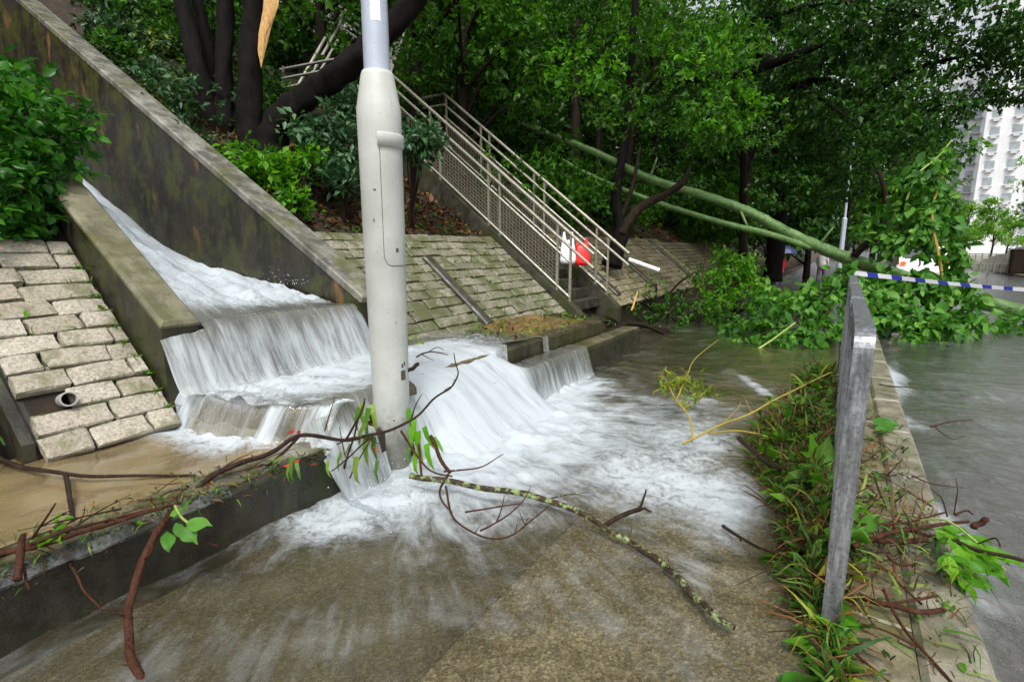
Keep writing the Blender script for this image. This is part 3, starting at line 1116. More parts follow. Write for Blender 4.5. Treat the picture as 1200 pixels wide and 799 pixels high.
for (da, zz, w, h) in ((.62, 1.38, .009, .011), (.75, .62, .018, .03), (.7, .68, .006, .012), (.86, .69, .006, .012), (-.35, 1.72, .007, .004), (-.45, 1.55, .003, .009), (.4, .95, .0015, .01), (.1, .34, .004, .006), (.55, .3, .005, .008)):
    r_ = np.interp(zz, [.1, .9, 1.6], [.110, .117, .1245])
    aa = ang + da
    p = Vector((LP[0] + r_ * math.cos(aa), LP[1] + r_ * math.sin(aa), zz))
    o_ = Vector((math.cos(aa), math.sin(aa), 0))
    Mx = Matrix((Vector((-o_.y, o_.x, 0)), Vector((0, 0, 1)), o_)).transposed()
    MB().box(p, (w, h, .002), Mx, .001).build("chip", M['seam'], lp)

# ================================================================== GUARDRAIL
gr_lab = ["nearest galvanised guardrail panel with its end post by the debris", "middle galvanised guardrail panel behind the nearest one", "farthest galvanised guardrail panel with leaves over its end"]
for q, (y0, y1) in enumerate(((1.985, 3.31), (3.345, 4.66), (4.695, 6.0))):
    root = empty("guardrail_panel", (.08, (y0 + y1) / 2, 0.02))
    tag(root, gr_lab[q], "guardrail", "galvanised guardrail panels along the kerb")
    X, T, top, rc = .08, .012, 1.13, .07
    path = [(y0 + T / 2, .0)]
    for i in range(7):
        t_ = math.pi - i * math.pi / 12
        path.append((y0 + T / 2 + rc + rc * math.cos(t_), top - rc + rc * math.sin(t_)))
    for i in range(7):
        t_ = math.pi / 2 - i * math.pi / 12
        path.append((y1 - T / 2 - rc + rc * math.cos(t_), top - rc + rc * math.sin(t_)))
    path.append((y1 - T / 2, .0))
    n_ = len(path)
    V, Fc = [], []
    for i, (yy, zz) in enumerate(path):
        a_ = path[max(i - 1, 0)]; b_ = path[min(i + 1, n_ - 1)]
        tx, tz = b_[0] - a_[0], b_[1] - a_[1]
        l_ = math.hypot(tx, tz); nx, nz = -tz / l_, tx / l_
        for (sx, sg) in ((-1, -1), (1, -1), (1, 1), (-1, 1)):
            V.append((X + sx * .029, yy + nx * sg * T / 2, zz + nz * sg * T / 2))
    for i in range(n_ - 1):
        for k_ in range(4):
            Fc.append((i * 4 + k_, i * 4 + (k_ + 1) % 4, i * 4 + 4 + (k_ + 1) % 4, i * 4 + 4 + k_))
    Fc += [(3, 2, 1, 0), tuple((n_ - 1) * 4 + k_ for k_ in range(4))]
    obj("frame", V, Fc, M['galv'], root)
    MB().box((X, (y0 + y1) / 2, .16), (.022, (y1 - y0) / 2 - .013, .006), None, .002).build("bottom_rail", M['galv'], root)
    MB().box((X, (y0 + y1) / 2, 1.03), (.022, (y1 - y0) / 2 - .013, .006), None, .002).build("upper_rail", M['galv'], root)
    nb_ = 9
    for i in range(nb_):
        yy = y0 + (y1 - y0) * (i + .75) / (nb_ + .5)
        MB().box((X, yy, .595), (.024, .006, .428)).build("bar", M['galv'], root)

# ================================================================== WATER
# chute and pool
nn = np.concatenate([np.arange(-9.5, -5, .08), np.arange(-5, -3.6, .03)])
ss = np.arange(1.745, 3.1001, .0452)
U, Vv, Fc = grid(nn, ss)
Z = z_chute(U, Vv) + .0
turb = sm(-U, 3.9, 4.5)
Z = Z + turb * (.03 * wav(U, Vv, 9, 2) + .03 * np.abs(wav(U, Vv, 5, 12))) + .006 * wav(U, Vv, 18, 20)
Z = Z - .02 * sm(U, -3.78, -3.66)
foam = .4 + .85 * sm(-U, 3.75, 4.35) - .3 * sm(-U, 5.2, 6.5) * sm(Vv, 2.2, 2.6) + .1 * sm(-U, 6, 7)
foam = foam + .25 * np.exp(-((U + 4.25) / .25) ** 2)
foam = foam + .6 * (1 - sm(Vv, 1.78, 2.2)) * sm(-U, 3.8, 4.2) - .22 * sm(U, -3.95, -3.75)
froth = np.clip(sm(-U, 3.75, 4.1) * (1 - .75 * sm(-U, 4.9, 5.6)) + .7 * np.exp(-((U + 6.0) / .35) ** 2), 0, 1)
Z = Z + froth * (.035 * np.abs(wav(U, Vv, 14, 25)) + .02 * wav(U, Vv, 31, 3))
uvf = np.stack([Vv, U], 1)
M['w_casc'] = m_water("cascade_water", (.3, .31, .27), .35, (.62, .64, .56), 17, 1.5, .6, 1.0, (14, 4))
tag(obj("chute_water", np.stack([U, Vv, Z], 1), Fc, M['w_casc'], smooth=True, attrs={'foam': foam, 'froth': froth}, uv=uvf), kind="structure")

# cascade over weir, step and ledge
nn = np.concatenate([np.arange(-3.8, -3.62, .04), np.arange(-3.62, -3.2, .014), np.arange(-3.2, -2.8, .03), np.arange(-2.8, -1.9, .016), np.arange(-1.9, -1.35, .04)])
ss = np.arange(1.5, 6.42, .03)
U, Vv, Fc = grid(nn, ss)
se = np.interp(U, [-3.64, -2.85, -2.45, -2.3], [1.6, 1.68, 1.92, 1.95])
eg = .035 * wav(Vv * 1.0, Vv * .3, 3.0, 5) + .012 * wav(Vv, Vv * 0, 21, 15)
pool = sm(-Vv, -3.14, -3.08)
f1 = sm(U + eg * 1.3, -3.6, -3.28)
fall1 = np.clip(f1, 0, 1) ** 1.15
up_lev = .50 - .035 * sm(Vv, 3.9, 4.6) - .12 * sm(Vv, 4.75, 5.3)
Z1 = pool * (.915 + (up_lev - .915) * fall1) + (1 - pool) * up_lev
Z1 = np.where((Vv > 3.08) & (U < -3.52), up_lev + .012 * wav(U, Vv, 12, 3), Z1)
# left part: step lip, then the ledge
s_left = 1 - sm(Vv, 2.34, 2.74)
closed = 1 - sm(Vv, 1.66, 1.78)
s_right = sm(Vv, 3.72, 4.02)
gush = np.clip(1 - s_left - s_right, 0, 1)
lip = sm(U + eg * .3, -2.49, -2.37)
led = sm(U + eg * .3, -2.335, -2.2)
lip_r = sm(U, -2.62, -2.55)
ZL = Z1 + (.315 - up_lev) * lip - (.315 - .015) * led * (1 - closed) - .08 * closed * sm(U, -2.5, -2.4)
low_r = .315 - .1 * sm(Vv, 5.2, 5.7)
ZR = np.where(U < -2.585, Z1, low_r) - (low_r - .01) * led
g = sm(U + eg, -2.86, -1.78)
ZG = Z1 - (up_lev - .0) * (g * .55 + g ** 2 * .45)
Z = s_left * ZL + s_right * ZR + gush * ZG
Z = np.where(U > -2.0, Z - .09 * sm(U, -2.0, -1.55), Z)
Z = Z - (1 - gush) * .08 * sm(U, -2.22, -2.1)
tb = .25 + .75 * gush
Z = Z + tb * (.012 * wav(U * 1.6, Vv, 5, 1) + .005 * wav(U, Vv, 15, 10)) * sm(U, -3.3, -3.1)
pollane = np.exp(-(((U + 2.35) / .2) ** 2 + ((Vv - 2.27) / .16) ** 2))
Zf = Z.copy()
arc = np.zeros_like(Z).reshape(len(nn), len(ss))
Zg = Z.reshape(len(nn), len(ss))
Ug = U.reshape(len(nn), len(ss))
arc[1:] = np.cumsum(np.hypot(np.diff(Ug, axis=0), np.diff(Zg, axis=0)), 0)
foam = np.zeros_like(Z)
Z = Z - .022 * (1 - sm(U, -3.78, -3.68)) * pool
onfall = sm(U, -3.6, -3.46) * sm(-U, 3.2, 3.3) * pool
foam = .24 * pool * (1 - sm(U, -3.62, -3.46)) * (U < -3.3) + .64 * onfall
base = sm(U, -3.42, -3.24) * (.98 - .3 * sm(U, -2.95, -2.7) * s_left) * sm(-Vv, -4.3, -3.6)
foam = np.maximum(foam, base)
foam = np.where(s_left > .3, foam - .4 * sm(U, -2.6, -2.46) * (1 - lip) * sm(Vv, 1.62, 1.8), foam)
foam = np.where((s_left > .3) & (U < -2.5), foam - .35 * (1 - sm(Vv - se, .05, .3)) * sm(U, -3.3, -3.1), foam)
foam = np.maximum(foam, gush * (1.0 + .2 * g) * sm(U, -3.0, -2.8))
foam = np.maximum(foam, s_left * led * .6)
foam = np.maximum(foam, s_right * (.28 + .4 * led) * sm(-Vv, -5.6, -5.0) * (U > -2.7))
foam = np.maximum(foam, s_right * .42 * sm(-Vv, -4.9, -4.2) * (U <= -2.7))
foam = np.maximum(foam, .6 * sm(-Vv, -1.75, -1.55) * (U > -3.2) * (U < -2.5))
foam = np.where(U > -1.95, foam * (1 - .35 * sm(U, -1.9, -1.5)), foam)
froth = np.clip(sm(U, -3.36, -3.24) * (1 - .5 * sm(U, -3.0, -2.75)) * (1 - .55 * gush) * (U < -2.5) + .75 * sm(U, -2.25, -2.15) * (1 - gush) + .8 * sm(U, -2.05, -1.75) * gush, 0, 1)
Z = Z + froth * (.022 * wav(U, Vv, 13, 25) + .013 * wav(U, Vv, 29, 3)) * (foam > .3)
# rows that lie under the solid blocks are simply hidden by them
keep = np.ones(len(Fc), bool)
cu = U[Fc].mean(1); cv = Vv[Fc].mean(1)
cse = np.interp(cu, [-3.64, -2.85, -2.45, -2.3], [1.6, 1.68, 1.92, 1.95])
keep &= ~((cv < cse - .03) & (cu < -2.45) & (cu > -3.3))
keep &= ~((cv < 1.76) & (cu < -3.535))
keep &= ~((np.hypot(cu + 2.33, cv - 2.25) < .15) & (cu > -2.41))
keep &= ~((cv < 1.7) & (cu > -2.5))
keep &= ~((cv > 5.2) & (cu > -2.62))
keep &= ~((cv > 4.0) & (cu > -2.67) & (cu < -2.545) & (np.abs(cv - 4.75) > .06))
keep &= ~((cv > 4.85) & (cu < -2.6))
keep &= ~((cv > 5.35) & (cu < -2.6))
keep &= ~((cu < -3.66) & (cv > 3.36) & (z_pitch(cu) > .62))
keep &= ~((cv > 3.05) & (cv < 3.4) & (cu < -3.54))
uvf = np.stack([Vv, arc.ravel()], 1)
tag(obj("cascade_water", np.stack([U, Vv, Z], 1), Fc[keep], M['w_casc'], smooth=True, attrs={'foam': foam, 'froth': froth}, uv=uvf), kind="structure")

# side spill over the oblique end of the step onto the terrace
ns_ = np.arange(-3.62, -2.40, .02)
ks = np.linspace(0, 1, 16)
U, K, Fc = grid(ns_, ks)
se = np.interp(U, [-3.64, -2.85, -2.45, -2.3], [1.6, 1.68, 1.92, 1.95])
Vs_ = se + .1 - .28 * K
Z = .497 - .012 * K - .22 * sm(K + .06 * wav(U, U * 0, 9, 3), .3, .95) + .006 * wav(U, K, 14, 8)
foam = .2 + .75 * sm(-U, 3.25, 3.42) + .75 * np.exp(-((U + 2.74) / .055) ** 2) + .6 * np.exp(-((U + 2.5) / .08) ** 2) + .3 * (1 - sm(K, 0, .3)) + .35 * sm(K, .75, 1)
M['w_spill'] = m_water("spill_water", (.25, .24, .16), .18, (.8, .76, .62), 20, 2.0, .6, 1.0, (14, 4))
tag(obj("spill_water", np.stack([U, Vs_, Z], 1), Fc, M['w_spill'], smooth=True, attrs={'foam': foam}, uv=np.stack([U, K * .35], 1)), kind="structure")

# muddy terrace water, left
ss = np.concatenate([np.arange(-2.9, 0, .15), np.arange(0, 1.72, .03)])
nn = np.arange(-3.62, -2.44, .035)
U, Vv, Fc = grid(nn, ss)
Z = .292 + .02 * sm(Vv, 1.15, 1.5) * np.abs(wav(U, Vv, 19, 25)) + .006 * wav(U, Vv, 9, 5) + .02 * sm(Vv, 1.2, 1.6) * wav(U, Vv, 11, 14) - .03 * sm(U, -2.56, -2.46)
foam = -.3 + 1.35 * sm(Vv, .95, 1.62) * (1 - .55 * sm(U, -2.9, -2.55)) + .12 * np.exp(-((U + 3.42) / .08) ** 2)
M['w_mud'] = m_water("muddy_water", (.235, .178, .09), .82, (.6, .5, .3), 6, 3.2, .22, 1.0, (4, 2.5), fs=.9, veil_a=.16)
tag(obj("terrace_water", np.stack([U, Vv, Z], 1), Fc, M['w_mud'], smooth=True, attrs={'foam': foam, 'froth': .85 * sm(Vv, 1.0, 1.5)}, uv=np.stack([U * 1.0, Vv * 1.0], 1)), kind="structure")

# flood over the pavement, fanning out from the foot of the fall
ss = np.concatenate([np.arange(-2.5, .6, .12), np.arange(.6, 6, .025), np.arange(6, 14, .12), np.arange(14, 60, 1.5)])
nn = np.arange(-2.32, .075, .025)
U, Vv, Fc = grid(nn, ss)
depth = .8 - .5 * sm(U, -1.1, -1.04)
cx, cy_ = -3.3, 3.25
dx, dy = U - cx, Vv - cy_
rr_ = np.hypot(dx, dy)
th = np.arctan2(dy, dx)
Z = .02 + .010 * wav(U, Vv, 7, 6) * sm(-Vv, -7, -5) + .02 * wav(U * .7, Vv, 11, 16) * np.exp(-((rr_ - 1.3) / .8) ** 2) + .022 * wav(U, Vv * .6, 5, 22) * sm(Vv, 1.9, 2.5) * sm(-Vv, -5.2, -4.0)
Z = np.maximum(Z, .013)
ang_w = np.exp(-((th - .05) / .62) ** 2)
foam = -.05 + 1.25 * np.exp(-(np.maximum(rr_ - 1.1, 0) / 1.05) ** 2) * (.45 + .55 * ang_w)
foam += .72 * np.exp(-(((U + .68) / .5) ** 2 + ((Vv - 2.95) / .42) ** 2)) + .42 * np.exp(-(((U + .38) / .2) ** 2 + ((Vv - 2.4) / .65) ** 2)) + .3 * np.exp(-(((U + .8) / .4) ** 2 + ((Vv - 4.5) / .5) ** 2))
foam += .55 * np.exp(-(((U + .75) / .35) ** 2 + ((Vv - 3.75) / .4) ** 2))
foam += .55 * np.exp(-(((U + 2.12) / .22) ** 2)) * sm(Vv, 1.25, 1.6) * sm(-Vv, -5.6, -4.6)
foam += .34 * sm(Vv, 1.3, 1.9) * np.exp(-((U + 1.6) / .7) ** 2) * sm(-Vv, -3, -2.2)
foam += .62 * np.exp(-(((U + .62 - .0) + (Vv - 5.55) * .55) / .1) ** 2) * np.exp(-((U + .6) / .45) ** 2)
foam += .22 * np.exp(-((Vv - 4.6) / .8) ** 2) * np.exp(-((U + 1.2) / .6) ** 2)
foam += .2 * sm(-Vv, -1.9, -1.2) + .02  # faint foam streaks near the camera, also painting in grey sky sheen
foam = np.clip(foam, -.2, 1.25)
froth = np.clip(.35 * np.exp(-((rr_ - 1.25) / .4) ** 2) + .8 * np.exp(-(((U + 2.1) / .3) ** 2)) * sm(Vv, 1.2, 1.5) * sm(-Vv, -2.6, -2.2) + .7 * np.exp(-(((U + .75) / .5) ** 2 + ((Vv - 2.95) / .5) ** 2)) + .7 * np.exp(-(((U + .75) / .35) ** 2 + ((Vv - 3.75) / .4) ** 2)) + .06, 0, .8)
Z = Z + .018 * sm(foam, .3, .9) * wav(U, Vv, 17, 25)
Z = Z + .006 * wav(U, Vv, 15, 9) + .0035 * wav(U + .3 * Vv, Vv, 29, 30) + .002 * wav(U, Vv, 47, 20)
Z = np.maximum(Z, .012)
uvf = np.stack([th * 1.15 + .0 * rr_, np.log(rr_ + .25) * 1.9], 1)
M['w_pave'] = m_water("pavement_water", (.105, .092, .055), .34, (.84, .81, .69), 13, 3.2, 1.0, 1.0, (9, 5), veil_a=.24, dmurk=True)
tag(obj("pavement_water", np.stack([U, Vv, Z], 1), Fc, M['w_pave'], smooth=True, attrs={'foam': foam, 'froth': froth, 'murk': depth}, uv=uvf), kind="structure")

# spray thrown up at the feet of the falls
V, Fc = [], []
for i in range(900):
    k = i % 4
    if k == 0: c = (random.gauss(-3.2, .07), random.uniform(1.6, 3.1), .5 + abs(random.gauss(0, .06)))
    elif k == 1: c = (random.gauss(-2.0, .12), random.uniform(1.6, 2.3), .03 + abs(random.gauss(0, .07)))
    elif k == 2: c = (random.gauss(-4.35, .18), random.uniform(1.8, 3.05), 1.06 + abs(random.gauss(0, .05)))
    else: c = (random.gauss(-1.75, .15), random.uniform(2.4, 3.9), .05 + abs(random.gauss(0, .06)))
    r_ = random.uniform(.0012, .0042)
    b_ = len(V)
    V += [(c[0] + r_, c[1], c[2]), (c[0] - r_, c[1], c[2]), (c[0], c[1] + r_, c[2]), (c[0], c[1] - r_, c[2]), (c[0], c[1], c[2] + r_ * 1.4), (c[0], c[1], c[2] - r_ * 1.4)]
    Fc += [(b_ + x, b_ + y_, b_ + z_) for x, y_, z_ in ((0, 2, 4), (2, 1, 4), (1, 3, 4), (3, 0, 4), (2, 0, 5), (1, 2, 5), (3, 1, 5), (0, 3, 5))]
M['spray'] = m_plain("spray", (.62, .68, .72), .2, 0, .02)
tag(obj("spray", V, Fc, M['spray'], smooth=True), "fine white spray drops at the feet of the falls", "spray", None, "stuff")

# road water
ss = np.concatenate([np.arange(-6, 12, .12), np.arange(12, 60, 1.0), np.arange(60, 190, 10)])
nn = np.concatenate([np.arange(.5, 4.5, .09), np.arange(4.5, 7.6, .4)])
U, Vv, Fc = grid(nn, ss)
Z = -.072 + .009 * wav(U, Vv * 1.4, 5, 4) * sm(-Vv, -14, -8) + .005 * wav(U, Vv, 13, 12) * sm(-Vv, -9, -6)
foam = .05 + .5 * np.exp(-((U - .62) / .1) ** 2) * (.4 + .6 * wav(Vv, U, 1.4, 8)) + .25 * np.exp(-((Vv - 6.3 - .3 * U) / .25) ** 2) * sm(-U, -3, -2)
foam = foam + .7 * np.exp(-(((U - .6) / .14) ** 2 + ((Vv - 5.4) / .25) ** 2)) + .7 * np.exp(-(((U - .58) / .12) ** 2 + ((Vv - 7.2) / .5) ** 2))
M['w_road'] = m_water("road_water", (.13, .125, .11), .5, (.6, .6, .58), 3.0, 1.2, 1.0, .9, (5, 9), veil_a=.22)
tag(obj("road_water", np.stack([U, Vv, Z], 1), Fc, M['w_road'], smooth=True, attrs={'foam': foam}, uv=np.stack([U * 1.2 + .25 * Vv, Vv], 1)), kind="structure")
#PART2
# ================================================================== TREES AND SHRUBS


def ground_z(n, s):
    return float(z_bank(np.array([n]), np.array([s]))[0]) if n < -3.5 else 0.0


def make_tree(name, label, cat, base, height, crown, leafmat, per, lsize, trunk_r=.16, lean=(0, 0), group=None, barkm='barkdist', kind='diamond', nclump=16, low=.3, hang=.0, wd=.5, sprig=6):
    """trunk with limbs that reach the leaf clumps of the crown"""
    base = Vector(base)
    root = empty(name, base)
    tag(root, label, cat, group)
    top = base + Vector((lean[0], lean[1], height * .82))
    pts = spline([base + Vector((0, 0, -.3)), base + Vector((lean[0] * .15 + random.uniform(-.1, .1), lean[1] * .15, height * .3)), base + Vector((lean[0] * .5 + random.uniform(-.2, .2), lean[1] * .5 + random.uniform(-.2, .2), height * .58)), top], 5)
    mb = MB()
    mb.tube(pts, taper(len(pts), trunk_r, trunk_r * .3, .06), 9)
    clumps = []
    for i in range(nclump):
        u = random.uniform(0, 6.283)
        h = random.uniform(low, 1.0)
        rad = crown * math.sqrt(random.uniform(.05, 1)) * (1.0 - .45 * abs(h - .6) / .5)
        ax = pts[min(int(h * (len(pts) - 1) * .95), len(pts) - 1)]
        c = Vector((ax.x + rad * math.cos(u), ax.y + rad * math.sin(u), base.z + h * height + random.uniform(-.2, .2)))
        q = random.uniform(.55, 1.0) * crown * .46
        clumps.append((tuple(c), (q * 1.15, q * 1.15, q * .62), random.uniform(.7, 1.3)))
        st = pts[max(2, min(int(h * len(pts) * .7), len(pts) - 2))]
        mid = st.lerp(c, .5) + Vector((0, 0, random.uniform(.0, .3)))
        lp_ = spline([st, mid, c], 4)
        mb.tube(lp_, taper(len(lp_), trunk_r * .34, .012), 5)
    mb.build("trunk", M[barkm], root, smooth=True)
    foliage("crown", clumps, per, lsize, M[leafmat], root, kind=kind, hang=hang, wd=wd, sprig=sprig)
    return root


def shrub(name, label, cat, clumps, leafmat, per, size, group=None, kind='diamond', stems=5, base=None, barkm='bark2', **kw):
    cs = [Vector(c) for c, r_, w in clumps]
    b = Vector(base) if base else Vector((sum(c.x for c in cs) / len(cs), sum(c.y for c in cs) / len(cs), min(c[2] - r_[2] for c, r_, w in clumps)))
    root = empty(name, b)
    tag(root, label, cat, group)
    mb = MB()
    for c in cs:
        for q in range(stems):
            e = c + Vector((random.uniform(-.6, .6), random.uniform(-.6, .6), random.uniform(-.2, .7))) * 0.8 * min(clumps[0][1])
            p = spline([b + Vector((random.uniform(-.05, .05), random.uniform(-.05, .05), -.05)), b.lerp(e, .5) + Vector((0, 0, .1)), e], 3)
            mb.tube(p, taper(len(p), .012, .004), 4)
    mb.build("stem", M[barkm], root)
    foliage("foliage", clumps, per, size, M[leafmat], root, kind=kind, **kw)
    return root


# --- forest on the hillside: prototypes, then copies that share their meshes
protos = []
kinds = [("forest_tree", "dense green forest tree on the wooded hillside", 'lf_forest', .15, 4200, 2.3, 7.5, 'diamond'),
         ("forest_tree", "dense green forest tree on the wooded hillside", 'lf_dark', .13, 4600, 2.2, 7.0, 'diamond'),
         ("forest_tree", "dense green forest tree on the wooded hillside", 'lf_forest', .19, 3200, 2.6, 8.5, 'diamond'),
         ("forest_tree", "dense green forest tree on the wooded hillside", 'lf_dark', .17, 3400, 2.4, 8.0, 'diamond')]
spots = []
gn = [-6.6, -8.8, -11.2, -14, -17.5, -22]
for gi, n in enumerate(gn):
    s = 9.6 + (gi % 2) * 1.1 if n > -8 else (8.9 + (gi % 2) * 1.2 if n > -12 else (3.6 if n > -16 else -3))
    while s < 46:
        spots.append((n + random.uniform(-.7, .7), s + random.uniform(-.6, .6)))
        s += (2.35 if n > -12 else 3.2) * (1 + max(0, s - 18) * .04)
tg = "forest trees on the wooded hillside"
for i, (n, s) in enumerate(spots):
    k = i % 4
    nm, lab, lm, ls, per, cr, ht, kd = kinds[k]
    loc = Vector((n, s, ground_z(n, s)))
    if i < 4:
        t_ = make_tree(nm, lab, "tree", loc, ht, cr, lm, per // 16, ls, random.uniform(.1, .17), (random.uniform(.2, 1.2), random.uniform(-.5, .5)), tg, nclump=17, low=.22)
        protos.append(t_)
    else:
        t_ = copy_tree(protos[k], loc, random.uniform(0, 6.28), random.uniform(.85, 1.2))

# --- shrub layer below them
sp = []
ug = "shrubs of the forest undergrowth"
for i in range(3):
    r_ = [.75, .9, .65][i]
    b = Vector((-6.0 - i * .1, 9.5 + i * 1.6, 0)); b.z = ground_z(b.x, b.y)
    cl = [((b.x + random.uniform(-.5, .5), b.y + random.uniform(-.5, .5), b.z + .35 + random.uniform(0, .35)), (r_, r_, r_ * .65), 1) for q in range(3)]
    sp.append(shrub("undergrowth_shrub", "low leafy shrub in the forest undergrowth", "shrub", cl, ['lf_forest', 'lf_shrub', 'lf_dark'][i], 420, [.12, .1, .14][i], ug, base=b))
cnt = 0
for n in (-5.9, -7.0, -8.3, -9.9, -11.9, -14.2, -17):
    s = 9.3 + random.uniform(0, 1) if n > -8.5 else (9.2 if n > -12.5 else -2)
    while s < 34:
        if not (n > -7 and abs(s - 9.6) < .2):
            nn_, s2 = n + random.uniform(-.5, .5), s + random.uniform(-.5, .5)
            copy_tree(sp[cnt % 3], (nn_, s2, ground_z(nn_, s2) - .1), random.uniform(0, 6.28), random.uniform(.85, 1.5))
            cnt += 1
        s += 1.7 * (1 + max(0, s - 14) * .06)

# --- the multi-stemmed tree with the torn trunk
mt = empty("torn_tree", at(275, 172, t=7.0))
tag(mt, "dark multi stemmed tree with a torn yellow trunk above the tall concrete wall", "tree")


def trunk_px(lst, rads, nm='trunk', m='bark', seg=12):
    pts = spline([at(x, y, t=t_) for x, y, t_ in lst], 10)
    idx = np.linspace(0, len(rads) - 1, len(pts))
    rr = [float(np.interp(q, range(len(rads)), rads)) * (1 + .05 * math.sin(i * 1.7)) for i, q in enumerate(idx)]
    mb = MB().tube(pts, rr, 16 if max(rr) > .09 else seg)
    if max(rr) > .05:
        sg = 16 if max(rr) > .09 else seg
        for i, p_ in enumerate(pts):
            for k in range(sg):
                v_ = Vector(mb.v[i * sg + k])
                f_ = 1 + .09 * math.sin(v_.z * 7 + 3 * k * 6.283 / sg) + .06 * math.sin(v_.z * 17 - 5 * k * 6.283 / sg + v_.x * 9)
                mb.v[i * sg + k] = tuple(p_ + (v_ - p_) * (f_ if m.startswith('bark') else 1 + (f_ - 1) * .35))
    return mb.build(nm, M[m], mt, smooth=True)


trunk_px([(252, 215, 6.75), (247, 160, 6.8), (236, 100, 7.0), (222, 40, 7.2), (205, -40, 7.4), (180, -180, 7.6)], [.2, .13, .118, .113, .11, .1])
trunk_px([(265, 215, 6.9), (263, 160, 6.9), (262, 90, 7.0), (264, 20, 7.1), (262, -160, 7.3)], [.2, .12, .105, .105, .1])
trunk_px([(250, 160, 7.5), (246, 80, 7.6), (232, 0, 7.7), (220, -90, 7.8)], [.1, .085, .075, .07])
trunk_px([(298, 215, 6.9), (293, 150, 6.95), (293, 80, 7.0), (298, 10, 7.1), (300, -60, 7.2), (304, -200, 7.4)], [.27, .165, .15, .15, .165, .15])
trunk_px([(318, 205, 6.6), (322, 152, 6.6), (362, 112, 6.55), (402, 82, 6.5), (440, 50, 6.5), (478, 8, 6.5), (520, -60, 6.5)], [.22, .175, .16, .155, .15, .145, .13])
# torn wood: a long splinter face standing proud of the trunk
P = [(330, -30), (326, 8), (318, 32), (313, 52), (306, 80), (302, 60), (303, 40), (308, 12), (311, -30)]
V = [at(x, y, t=6.74) for x, y in P] + [at(x, y, t=6.92) for x, y in P]
mid = [at(x, y, t=6.70) for x, y in ((320, -28), (316, 15), (310, 42))]
k = len(P)
Fc = [(i, (i + 1) % k, (i + 1) % k + k, i + k) for i in range(k)]
V += mid
Fc += [(0, 1, 2 * k + 1, 2 * k), (1, 2, 2 * k + 2, 2 * k + 1), (2, 3, 2 * k + 2), (3, 4, 2 * k + 2), (4, 5, 2 * k + 2), (5, 6, 2 * k + 2), (6, 7, 2 * k + 1, 2 * k + 2), (7, 8, 2 * k, 2 * k + 1)]
obj("torn_wood", V, Fc, M['wood'], mt)
cl = []
for q in range(14):
    c = at(random.uniform(60, 560), random.uniform(-300, -70), t=random.uniform(6.5, 9))
    cl.append((tuple(c), (.9, .9, .6), 1))
foliage("crown", cl, 260, .14, M['lf_dark'], mt)

